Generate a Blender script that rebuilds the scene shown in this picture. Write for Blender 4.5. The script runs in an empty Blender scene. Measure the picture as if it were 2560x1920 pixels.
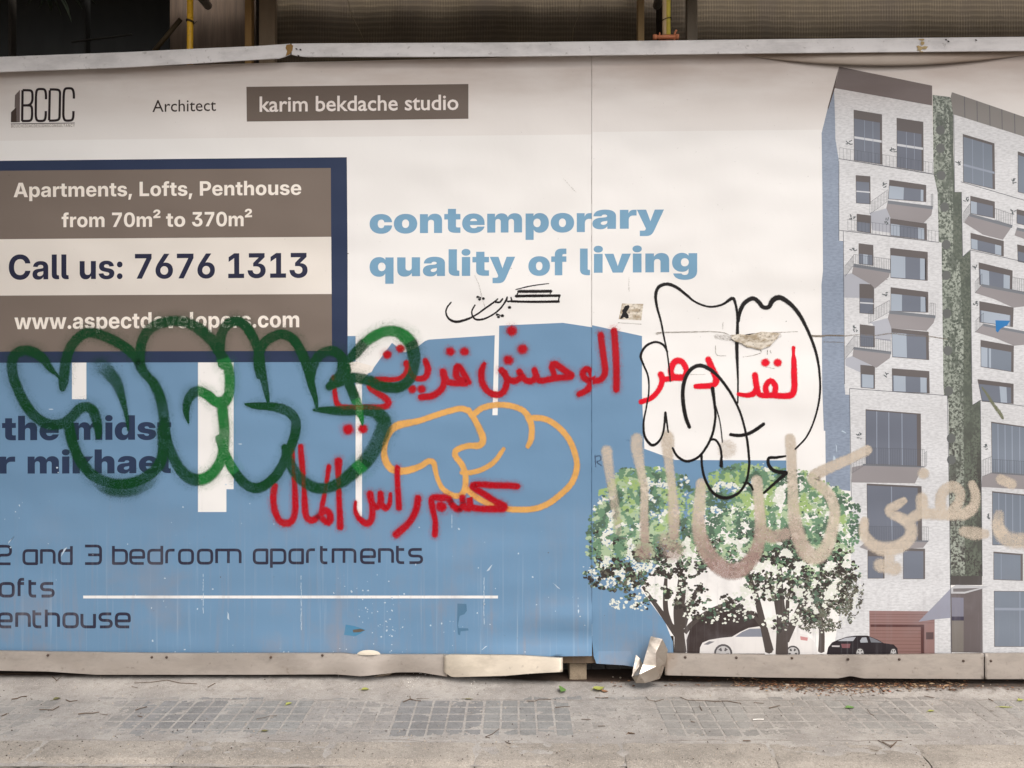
import bpy, math, random
from mathutils import Vector, noise
from mathutils.geometry import delaunay_2d_cdt
R = random.Random(11)
SC = bpy.context.scene
COL = SC.collection
rad = math.radians

# ------------------------------------------------------------------ camera, world, sun, exposure
CAMH = 1.50          # eye height (m)
DIST = 4.00          # camera to the hoarding (m)
FPX = 2000.0         # focal length in picture units (2560 wide)
cd = bpy.data.cameras.new('camera'); cam = bpy.data.objects.new('camera', cd); COL.objects.link(cam)
cam.location = (0, -DIST, CAMH); cam.rotation_euler = (rad(90), 0, 0)
cd.sensor_width = 36; cd.lens = 36 * FPX / 2560; cd.clip_start = 0.05; cd.clip_end = 300
SC.camera = cam

SUN_EL, SUN_AZ = 52, 28        # degrees; azimuth measured from the hoarding's outward normal towards the right
wd = bpy.data.worlds.new('World'); SC.world = wd; wd.use_nodes = True
wn = wd.node_tree; wn.nodes.clear()
wo = wn.nodes.new('ShaderNodeOutputWorld'); wb = wn.nodes.new('ShaderNodeBackground')
sk = wn.nodes.new('ShaderNodeTexSky'); sk.sky_type = 'NISHITA'; sk.sun_disc = False
sk.sun_elevation = rad(SUN_EL); sk.sun_rotation = rad(180 - SUN_AZ)
sk.dust_density = 4.0; sk.air_density = 1.0; sk.ozone_density = 0.6
hs = wn.nodes.new('ShaderNodeHueSaturation'); hs.inputs['Saturation'].default_value = 0.15
mx = wn.nodes.new('ShaderNodeMix'); mx.data_type = 'RGBA'; mx.blend_type = 'MULTIPLY'; mx.inputs[0].default_value = 1
mx.inputs[7].default_value = (1.0, 0.972, 0.962, 1)
wn.links.new(sk.outputs[0], hs.inputs['Color']); wn.links.new(hs.outputs[0], mx.inputs[6])
wn.links.new(mx.outputs[2], wb.inputs[0]); wn.links.new(wb.outputs[0], wo.inputs[0])
wb.inputs[1].default_value = 0.12
sl = bpy.data.lights.new('sun', 'SUN'); sl.energy = 1.0; sl.angle = rad(40); sl.color = (1.0, 0.965, 0.935)
so = bpy.data.objects.new('sun', sl); COL.objects.link(so)
sdir = Vector((math.sin(rad(SUN_AZ)) * math.cos(rad(SUN_EL)), -math.cos(rad(SUN_AZ)) * math.cos(rad(SUN_EL)), math.sin(rad(SUN_EL))))
so.rotation_euler = sdir.to_track_quat('Z', 'Y').to_euler(); so.location = (3, -6, 8)
vs = SC.view_settings; vs.view_transform = 'Standard'; vs.look = 'None'; vs.exposure = 0.69; vs.gamma = 1; vs.use_curve_mapping = False
SC.render.engine = 'CYCLES'
SC.cycles.transparent_max_bounces = 40; SC.cycles.max_bounces = 8; SC.cycles.diffuse_bounces = 4

# ------------------------------------------------------------------ helpers: objects
def link(name, me, parent=None, label=None, cat=None, group=None, kind=None):
    o = bpy.data.objects.new(name, me); COL.objects.link(o)
    if parent: o.parent = parent
    if label: o['label'] = label
    if cat: o['category'] = cat
    if group: o['group'] = group
    if kind: o['kind'] = kind
    return o
def mesh(name, V, F, mats, attrs=None, mi=None, smooth=False):
    me = bpy.data.meshes.new(name); me.from_pydata(V, [], F)
    for m in (mats if isinstance(mats, (list, tuple)) else [mats]): me.materials.append(m)
    if mi: me.polygons.foreach_set('material_index', mi)
    if smooth: me.polygons.foreach_set('use_smooth', [True] * len(F))
    for k, vals in (attrs or {}).items():
        a = me.attributes.new(k, 'FLOAT', 'POINT'); a.data.foreach_set('value', vals)
    me.update(); return me
class MB:
    def __init__(s): s.V = []; s.F = []; s.M = []
    def add(s, V, F, m=0):
        b = len(s.V); s.V += [tuple(v) for v in V]; s.F += [tuple(i + b for i in f) for f in F]; s.M += [m] * len(F)
    def box(s, x0, x1, y0, y1, z0, z1, m=0):
        s.add([(x0,y0,z0),(x1,y0,z0),(x1,y1,z0),(x0,y1,z0),(x0,y0,z1),(x1,y0,z1),(x1,y1,z1),(x0,y1,z1)],
              [(0,3,2,1),(4,5,6,7),(0,1,5,4),(1,2,6,5),(2,3,7,6),(3,0,4,7)], m)
    def tube(s, pts, rs, n=10, m=0):
        pts = [Vector(p) for p in pts]; V = []; F = []
        up = Vector((0.3, 1, 0.2)).normalized()
        for i, p in enumerate(pts):
            t = (pts[min(i + 1, len(pts) - 1)] - pts[max(i - 1, 0)]).normalized()
            a = t.cross(up).normalized(); b = t.cross(a)
            r = rs[i] if isinstance(rs, (list, tuple)) else rs
            for k in range(n):
                q = 2 * math.pi * k / n; V.append(p + a * r * math.cos(q) + b * r * math.sin(q))
        for i in range(len(pts) - 1):
            for k in range(n):
                k2 = (k + 1) % n; F.append((i*n+k, i*n+k2, (i+1)*n+k2, (i+1)*n+k))
        F.append(tuple(range(n))[::-1]); F.append(tuple(range((len(pts)-1)*n, len(pts)*n)))
        s.add(V, F, m)
    def mesh(s, name, mats, smooth=False): return mesh(name, s.V, s.F, mats, mi=s.M, smooth=smooth)

# ------------------------------------------------------------------ helpers: materials
def lin(c):
    return tuple((x / 12.92 if x <= 0.04045 else ((x + 0.055) / 1.055) ** 2.4) for x in (v / 255 for v in c))
def nd(nt, t, **kw):
    n = nt.nodes.new(t)
    for k, v in kw.items():
        if k.startswith('i_'): n.inputs[k[2:].replace('_', ' ')].default_value = v
        else: setattr(n, k, v)
    return n
def mixc(nt, fac, a, b, mode='MIX'):
    m = nt.nodes.new('ShaderNodeMix'); m.data_type = 'RGBA'; m.blend_type = mode
    for s, v in ((0, fac), (6, a), (7, b)):
        if hasattr(v, 'links') or isinstance(v, bpy.types.NodeSocket): nt.links.new(v, m.inputs[s])
        else: m.inputs[s].default_value = (tuple(v) + (1,)) if s else v
    return m.outputs[2]
def ramp(nt, src, lo, hi, a=0.0, b=1.0):
    m = nt.nodes.new('ShaderNodeMapRange'); m.interpolation_type = 'SMOOTHSTEP'
    nt.links.new(src, m.inputs[0]); m.inputs[1].default_value = lo; m.inputs[2].default_value = hi
    m.inputs[3].default_value = a; m.inputs[4].default_value = b
    return m.outputs[0]
def noi(nt, vec, scale, detail=4, rough=.55, sc=(1, 1, 1), dist=0):
    mp = nt.nodes.new('ShaderNodeMapping'); mp.inputs['Scale'].default_value = sc; nt.links.new(vec, mp.inputs[0])
    n = nt.nodes.new('ShaderNodeTexNoise'); n.inputs['Scale'].default_value = scale; n.inputs['Detail'].default_value = detail
    n.inputs['Roughness'].default_value = rough; n.inputs['Distortion'].default_value = dist
    nt.links.new(mp.outputs[0], n.inputs['Vector']); return n.outputs['Fac']
def math_(nt, op, a, b=0.0):
    m = nt.nodes.new('ShaderNodeMath'); m.operation = op
    for i, v in enumerate((a, b)):
        if isinstance(v, bpy.types.NodeSocket): nt.links.new(v, m.inputs[i])
        else: m.inputs[i].default_value = v
    return m.outputs[0]
def newmat(name):
    m = bpy.data.materials.new(name); m.use_nodes = True
    nt = m.node_tree; b = nt.nodes['Principled BSDF']
    g = nt.nodes.new('ShaderNodeNewGeometry')
    return m, nt, b, g.outputs['Position']
def weather_shade(nt, pos, col, amt=1.0):
    """dust, rain streaks, grime and painted top shade that lie over print and paint alike"""
    sep = nt.nodes.new('ShaderNodeSeparateXYZ'); nt.links.new(pos, sep.inputs[0]); z = sep.outputs[2]
    low = ramp(nt, z, 1.15, 0.12)                    # splash zone near the pavement
    st = ramp(nt, noi(nt, pos, 1.0, 5, .65, (26, 1, 1.6)), .50, .78)
    pt = ramp(nt, noi(nt, pos, 3.1, 6, .62), .48, .72)
    f = math_(nt, 'MULTIPLY', math_(nt, 'ADD', math_(nt, 'MULTIPLY', st, .50), math_(nt, 'MULTIPLY', pt, .46)), low)
    c = mixc(nt, math_(nt, 'MULTIPLY', f, amt), col, lin((142, 138, 142)))
    st2 = ramp(nt, noi(nt, pos, 1.0, 4, .6, (60, 1, 1.1)), .56, .8)
    c = mixc(nt, math_(nt, 'MULTIPLY', math_(nt, 'MULTIPLY', st2, low), .30 * amt), c, lin((205, 208, 212)))
    # broad unevenness of an old print
    n2 = noi(nt, pos, 1.3, 3, .5)
    c = mixc(nt, ramp(nt, n2, .35, .75, 0, .06 * amt), c, lin((190, 176, 160)), 'MULTIPLY')
    # grime under the top rail, with the brown shade there painted in
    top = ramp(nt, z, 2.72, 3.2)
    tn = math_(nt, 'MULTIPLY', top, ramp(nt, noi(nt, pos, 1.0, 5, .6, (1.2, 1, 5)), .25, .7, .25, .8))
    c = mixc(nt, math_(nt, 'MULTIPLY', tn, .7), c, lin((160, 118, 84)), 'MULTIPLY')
    # small specks
    sp = ramp(nt, noi(nt, pos, 55, 2, .5), .735, .76)
    c = mixc(nt, math_(nt, 'MULTIPLY', sp, .22), c, lin((120, 110, 100)))
    return c
def sheetbump(nt, pos, b, k=1.0):
    h1 = noi(nt, pos, 1.1, 2, .5, (1, 1, 1.6)); h2 = noi(nt, pos, 9, 3, .5, (1, 1, .6))
    h = math_(nt, 'ADD', math_(nt, 'MULTIPLY', h1, .09 * k), math_(nt, 'MULTIPLY', h2, .0035 * k))
    bp = nt.nodes.new('ShaderNodeBump'); bp.inputs['Strength'].default_value = .55; bp.inputs['Distance'].default_value = 1.0
    nt.links.new(h, bp.inputs['Height']); nt.links.new(bp.outputs[0], b.inputs['Normal'])
PM = {}
def pmat(rgb, name='print_ink', amt=1.0, rough=.5, k=.92):
    """printed vinyl of one colour"""
    key = (rgb, name, amt)
    if key in PM: return PM[key]
    m, nt, b, pos = newmat(name)
    b.inputs['Roughness'].default_value = rough; b.inputs['Specular IOR Level'].default_value = .25
    c = weather_shade(nt, pos, tuple(x * k for x in lin(rgb)), amt)
    nt.links.new(c, b.inputs['Base Color']); sheetbump(nt, pos, b)
    PM[key] = m; return m

# ------------------------------------------------------------------ helpers: the hoarding's face, measured in picture units (2 mm each)
def at(u, v, Y=0.0):
    d = DIST + Y
    return ((u - 1280) * d / FPX, Y, CAMH + (960 - v) * d / FPX)
def sm(x, a, b):
    t = max(0.0, min(1.0, (x - a) / (b - a))); return t * t * (3 - 2 * t)
SEAM = 1480
def disp(u, v):
    if u < SEAM:    # lower edge of the left sheet curls away from the board
        k = sm(u, 1060, 1330) * sm(v, 1592, 1645); ku = sm(u, 1256, 1430)
        return .026 * k + ku * (.015 * math.exp(-((v - 1552 + (1480 - u) * .05) / 30.0) ** 2) + .004 * math.exp(-((v - 1618 - (1480 - u) * .04) / 9.0) ** 2))
    return .003 + .012 * sm(v, 1632, 1665) * sm(1600 - u, 0, 60)
def face(u, v, lay=0.0):      # ink and paint lie fractions of a millimetre apart
    return at(u, v, -(disp(u, v) + (lay * .00008 if lay < 10 else .00072 + (lay - 12) * .00002)))
def inside(polys, x, y):
    w = 0
    for p in polys:
        n = len(p)
        for i in range(n):
            x0, y0 = p[i]; x1, y1 = p[(i + 1) % n]
            if y0 <= y:
                if y1 > y and (x1 - x0) * (y - y0) - (x - x0) * (y1 - y0) > 0: w += 1
            elif y1 <= y and (x1 - x0) * (y - y0) - (x - x0) * (y1 - y0) < 0: w -= 1
    return w != 0
def tri(polys, grid=None):
    V = []; E = []
    for p in polys:
        b = len(V); q = [p[0]]
        for a in p[1:]:
            if abs(a[0] - q[-1][0]) + abs(a[1] - q[-1][1]) > .02: q.append(a)
        if abs(q[0][0] - q[-1][0]) + abs(q[0][1] - q[-1][1]) < .02: q.pop()
        if grid:
            q2 = []
            for i in range(len(q)):
                a, c = q[i], q[(i + 1) % len(q)]; n = max(1, int(math.hypot(c[0]-a[0], c[1]-a[1]) / grid))
                q2 += [(a[0]+(c[0]-a[0])*k/n, a[1]+(c[1]-a[1])*k/n) for k in range(n)]
            q = q2
        V += [Vector((float(x), float(y))) for x, y in q]; n = len(q)
        E += [(b + i, b + (i + 1) % n) for i in range(n)]
    if grid:
        xs = [v.x for v in V]; ys = [v.y for v in V]; y = min(ys) + grid * .37
        while y < max(ys):
            x = min(xs) + grid * .41
            while x < max(xs): V.append(Vector((x, y))); x += grid
            y += grid
    vo, eo, fo, *_ = delaunay_2d_cdt(V, E, [], 0, 1e-3)
    F = [f for f in fo if inside(polys, sum(vo[i].x for i in f) / 3, sum(vo[i].y for i in f) / 3)]
    used = sorted({i for f in F for i in f}); mp = {k: i for i, k in enumerate(used)}
    return [(vo[i].x, vo[i].y) for i in used], [tuple(mp[i] for i in f) for f in F]
def onface(V, F, lay, m, name, parent, label=None, fn=face):
    V3 = [fn(u, v, lay) for u, v in V]
    F2 = []
    for f in F:      # face the street
        a, b, c = (V3[i] for i in f[:3])
        s = (b[0]-a[0]) * (c[2]-a[2]) - (b[2]-a[2]) * (c[0]-a[0])
        F2.append(f if s > 0 else f[::-1])
    return link(name, mesh(name, V3, F2, m), parent, label)
def patch(polys, lay, m, name, parent, label=None, grid=None):
    V, F = tri(polys, grid); return onface(V, F, lay, m, name, parent, label)
def words(V, F, lay, m, parent, label, gap):
    """lettering: one object for each word"""
    par = list(range(len(V)))
    def fd(i):
        while par[i] != i: par[i] = par[par[i]]; i = par[i]
        return i
    for f in F:
        for i in f[1:]: par[fd(i)] = fd(f[0])
    iv = {}
    for f in F:
        r = fd(f[0]); us = [V[i][0] for i in f]; a = iv.get(r, (1e9, -1e9)); iv[r] = (min(a[0], *us), max(a[1], *us))
    out = []
    for r, (a, b) in sorted(iv.items(), key=lambda t: t[1]):
        if out and a - out[-1][1] < gap: out[-1][1] = max(b, out[-1][1]); out[-1][2].add(r)
        else: out.append([a, b, {r}])
    for a, b, rs in out:
        Fk = [f for f in F if fd(f[0]) in rs]; ids = sorted({i for f in Fk for i in f}); mp = {k: j for j, k in enumerate(ids)}
        o = onface([V[i] for i in ids], [tuple(mp[i] for i in f) for f in Fk], lay, m, 'lettering', parent, label)
    return o
def crop(ox, oy, k=3.456):
    return lambda *pts: [(ox + p[0] / k, oy + p[1] / k) + tuple(p[2:]) for p in pts]
def spline(pts, step=5.0):
    """Catmull-Rom through (u, v, width...)"""
    P = [tuple(p) for p in pts]
    if len(P) < 3:
        a, b = P; n = max(2, int(math.hypot(b[0]-a[0], b[1]-a[1]) / step)); return [tuple(x+(y-x)*i/n for x, y in zip(a, b)) for i in range(n+1)]
    P = [P[0]] + P + [P[-1]]; out = []
    for i in range(1, len(P) - 2):
        p0, p1, p2, p3 = P[i-1:i+3]; n = max(2, int(math.hypot(p2[0]-p1[0], p2[1]-p1[1]) / step))
        for k in range(n):
            t = k / n
            out.append(tuple(.5 * (2*b + (c-a)*t + (2*a-5*b+4*c-d)*t*t + (3*b-a-3*c+d)*t**3) for a, b, c, d in zip(p0, p1, p2, p3)))
    out.append(P[-1]); return out
BOLD_DATA = """A738|12,0;263,728;472,728;725,0;547,0;438,339;~416,412;~371,573;347,668;386,668;~362,573;~318,412;296,339;187,0|175,156;175,282;562,282;562,156
p616|54,-204;54,529;207,529;207,450;211,450;~224,475;~266,515;~325,538;363,538;~426,538;~526,473;~584,351;584,265;~584,179;~528,56;~428,-10;362,-10;~324,-10;~266,14;~224,55;211,82;209,82;209,-204|317,114;~352,114;~401,151;~427,219;427,265;~427,311;~401,378;~352,415;317,415;~282,415;~231,378;~203,311;203,265;~203,219;~231,151;~282,114
a570|209,-9;~158,-9;~77,26;~31,96;31,148;~31,193;~63,253;~119,289;~193,309;233,312;~280,317;~337,326;~362,343;362,360;362,362;~362,382;~343,410;~307,425;282,425;~256,425;~217,410;~194,382;190,363;47,373;~55,424;~115,498;~216,538;285,538;~336,538;~421,515;~482,469;~516,402;516,358;516,0;367,0;367,74;364,74;~350,48;~307,10;~248,-9|254,96;~286,96;~336,120;~363,163;363,191;363,243;~357,240;~335,233;~307,227;~277,222;263,220;~238,217;~200,200;~178,173;178,154;~178,135;~197,109;~232,96
r395|54,0;54,529;204,529;204,437;207,437;~221,486;~286,534;335,534;~347,534;~371,532;380,531;380,398;~371,400;~333,403;316,403;~285,403;~236,375;~209,324;209,288;209,0
t376|350,529;350,410;9,410;9,529|91,665;246,665;246,164;~246,139;~267,118;294,118;~305,118;~338,120;347,120;356,3;~337,-1;~287,-3;263,-3;~176,-3;~91,70;91,144
m903|54,0;54,529;200,529;204,402;194,402;~207,450;~257,510;~323,539;360,539;~419,539;~499,468;512,398;496,398;~507,445;~560,507;~633,539;675,539;~725,539;~804,495;~849,412;849,354;849,0;694,0;694,322;~694,367;~647,411;611,411;~585,411;~547,388;~526,347;526,319;526,0;377,0;377,326;~377,365;~332,411;295,411;~271,411;~232,389;~209,345;209,314;209,0
e580|298,-11;~217,-11;~97,57;~32,181;32,263;~32,345;~97,469;~215,539;292,539;~349,539;~443,502;~512,431;~550,331;550,267;550,226;88,226;88,321;476,321;405,298;~405,337;~379,393;~330,423;295,423;~260,423;~210,393;~183,338;183,301;183,233;~183,192;~212,134;~265,103;302,103;~327,103;~369,118;~397,145;404,164;544,153;~533,104;~465,30;~362,-11
n608|209,297;209,0;54,0;54,529;203,529;205,393;187,393;~210,461;~299,538;370,538;~426,538;~509,489;~554,398;554,334;554,0;399,0;399,305;~399,354;~350,407;307,407;~278,407;~233,383;~209,334
s544|275,-12;~207,-12;~101,29;~36,105;30,158;178,169;~185,135;~234,98;276,98;~314,98;~358,127;358,149;~358,169;~325,193;291,200;199,218;~121,233;~42,310;42,371;~42,422;~98,497;~201,538;270,538;~338,538;~438,498;~496,425;502,375;361,364;~358,393;~311,430;274,430;~239,430;~197,401;197,379;~197,360;~227,335;259,328;360,309;~439,293;~515,223;515,165;~515,112;~454,32;~346,-12
,269|30,-173;69,117;219,117;136,-173
L563|56,0;56,728;216,728;216,134;535,134;535,0
f391|366,529;366,410;9,410;9,529|103,0;103,580;~103,635;~145,707;~224,743;279,743;~310,743;~364,738;376,736;364,618;~356,619;~327,621;314,621;~283,621;~258,594;258,565;258,0
h608|209,297;209,0;54,0;54,728;207,728;207,393;187,393;~210,461;~299,538;370,538;~426,538;~509,489;~554,398;554,334;554,0;399,0;399,305;~399,354;~350,407;307,407;~278,407;~233,383;~209,334
P641|56,0;56,728;347,728;~429,728;~549,667;~613,557;613,483;~613,409;~548,300;~427,239;344,239;151,239;151,370;327,370;~368,370;~424,398;~453,449;453,483;~453,518;~424,568;~367,595;327,595;216,595;216,0
o599|300,-11;~219,-11;~98,57;~32,181;32,263;~32,346;~98,470;~219,539;300,539;~381,539;~501,470;~567,346;567,263;~567,181;~501,57;~381,-11|300,111;~334,111;~384,149;~410,217;410,264;~410,310;~384,379;~334,416;300,416;~265,416;~215,379;~189,311;189,264;~189,217;~215,149;~265,111
u608|238,-9;~182,-9;~99,40;~54,131;54,195;54,529;209,529;209,224;~209,175;~258,122;301,122;~330,122;~374,146;~399,195;399,232;399,529;554,529;554,0;404,0;403,136;420,136;~397,68;~309,-9
7645|116,0;416,594;416,596;66,596;66,728;579,728;579,597;279,0
0645|323,-11;~229,-11;~102,79;~36,247;36,363;~36,480;~102,648;~229,738;323,738;~416,738;~544,648;~609,480;609,363;~609,247;~544,79;~416,-11|323,118;~367,118;~426,175;~455,284;455,363;~455,443;~426,553;~367,610;323,610;~278,610;~219,553;~190,443;190,363;~190,284;~219,175;~278,118
²427|43,427;43,510;212,632;~228,644;~254,665;~270,688;270,702;~270,724;~236,749;209,749;~181,749;~147,721;147,694;37,694;~37,761;~131,838;209,838;~287,838;~382,770;382,711;~382,690;~371,653;~343,617;~296,580;261,559;204,521;204,519;387,519;387,427
1645|88,0;88,128;578,128;578,0|427,728;427,0;271,0;271,585;269,585;101,474;101,615;273,728
3645|318,-11;~232,-11;~107,52;~40,160;39,227;194,227;~195,193;~227,143;~282,116;318,116;~353,116;~407,144;~437,195;437,229;~437,262;~406,311;~345,339;302,339;210,339;210,438;376,596;376,599;77,599;77,728;564,728;564,608;328,389;328,423;~414,432;~534,383;~597,285;597,221;~597,152;~526,48;~400,-11
d616|254,-10;~189,-10;~89,56;~32,179;32,265;~32,351;~90,473;~190,538;253,538;~292,538;~350,515;~392,474;405,449;408,449;408,728;562,728;562,0;410,0;410,83;406,83;~394,56;~352,14;~292,-10|299,114;~334,114;~385,151;~413,219;413,265;~413,311;~385,378;~334,415;299,415;~265,415;~215,378;~189,311;189,265;~189,219;~216,151;~265,114
C733|379,-11;~281,-11;~125,78;~35,246;35,363;~35,482;~125,649;~281,738;379,738;~444,738;~553,701;~638,632;~692,533;700,471;539,471;~533,501;~506,548;~466,581;~413,598;382,598;~325,598;~241,542;~197,437;197,363;~197,289;~242,185;~325,130;382,130;~413,130;~465,147;~506,179;~533,226;539,256;700,256;~693,199;~642,103;~558,30;~447,-11
l295|225,-1;~136,-1;~54,68;54,144;54,728;209,728;209,161;~209,138;~228,117;250,117;~257,117;~269,118;274,119;285,4;~273,2;~243,-1
:269|135,-9;~99,-9;~48,41;48,77;~48,114;~99,164;135,164;~172,164;~222,114;222,77;~222,41;~172,-9|135,335;~99,335;~48,386;48,422;~48,458;~99,509;135,509;~172,509;~222,458;222,422;~222,386;~172,335
6645|326,-10;~248,-10;~125,51;~53,163;53,239;~53,297;~101,412;148,480;317,728;482,728;255,398;216,398;~226,415;~264,448;~321,470;360,470;~429,470;~534,414;~592,310;592,240;~592,166;~524,53;~404,-10|323,113;~358,113;~412,146;~443,202;443,238;~443,273;~412,329;~358,362;323,362;~289,362;~234,329;~203,274;203,238;~203,202;~234,146;~289,113
w841|167,0;8,529;170,529;214,346;~227,291;~254,167;266,100;247,100;~261,166;~290,290;304,346;351,529;490,529;536,346;~550,290;~579,167;593,100;574,100;~586,167;~612,290;624,346;668,529;833,529;673,0;514,0;455,202;~447,232;~431,300;~415,370;406,401;434,401;~426,370;~410,300;~393,232;385,202;326,0
c574|297,-11;~217,-11;~97,58;~32,182;32,263;~32,345;~97,469;~217,539;297,539;~349,539;~434,510;~499,458;~539,385;544,340;397,328;~394,349;~378,381;~353,404;~320,416;300,416;~264,416;~215,379;~189,310;189,264;~189,217;~215,149;~264,111;300,111;~320,111;~353,124;~378,147;~394,180;397,201;544,190;~540,145;~501,71;~436,18;~349,-11
.269|135,-9;~99,-9;~48,41;48,77;~48,114;~99,164;135,164;~172,164;~222,114;222,77;~222,41;~172,-9
v581|203,0;8,529;171,529;255,268;~271,219;~297,118;310,65;276,65;~288,118;~314,218;329,268;411,529;572,529;378,0
k570|194,148;194,332;213,332;384,529;563,529;331,261;293,261|54,0;54,728;209,728;209,0|392,0;236,227;338,335;572,0
i263|54,0;54,529;209,529;209,0|131,592;~95,592;~46,638;46,671;~46,705;~95,750;131,750;~167,750;~216,705;216,671;~216,638;~167,592
 269|
y582|60,-199;76,-80;123,-83;~146,-86;~178,-77;~198,-51;202,-29;210,0;8,529;171,529;256,268;~272,218;~296,118;309,65;270,65;~282,118;~309,219;325,268;413,529;574,529;346,-70;~329,-114;~280,-175;~211,-206;162,-206;~135,-206;~82,-202
b616|362,-10;~324,-10;~265,14;~222,56;210,83;207,83;207,0;54,0;54,728;209,728;209,449;211,449;~225,474;~266,515;~325,538;363,538;~426,538;~526,473;~584,351;584,265;~584,179;~528,56;~428,-10|317,114;~352,114;~401,151;~427,219;427,265;~427,311;~401,378;~352,415;317,415;~282,415;~231,378;~203,311;203,265;~203,219;~231,151;~282,114
g617|301,-213;~228,-213;~125,-174;~64,-104;55,-58;197,-44;~202,-60;~229,-87;~272,-102;301,-102;~353,-102;~410,-49;410,4;410,92;404,92;~392,65;~350,25;~292,4;254,4;~190,4;~89,67;~32,185;32,267;~32,352;~90,473;~191,538;253,538;~292,538;~351,514;~394,473;407,447;410,447;410,529;563,529;563,16;~563,-63;~497,-164;~379,-213|299,124;~335,124;~385,159;~413,224;413,269;~413,314;~386,380;~335,416;299,416;~265,416;~216,380;~189,314;189,269;~189,224;~216,158;~265,124
q616|562,-204;408,-204;408,82;405,82;~392,55;~351,14;~292,-10;254,-10;~189,-10;~89,56;~32,179;32,265;~32,351;~90,473;~190,538;253,538;~292,538;~351,515;~393,475;406,450;410,450;410,529;562,529|299,114;~334,114;~385,151;~413,219;413,265;~413,311;~385,378;~334,415;299,415;~265,415;~215,378;~189,311;189,265;~189,219;~216,151;~265,114"""
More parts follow.
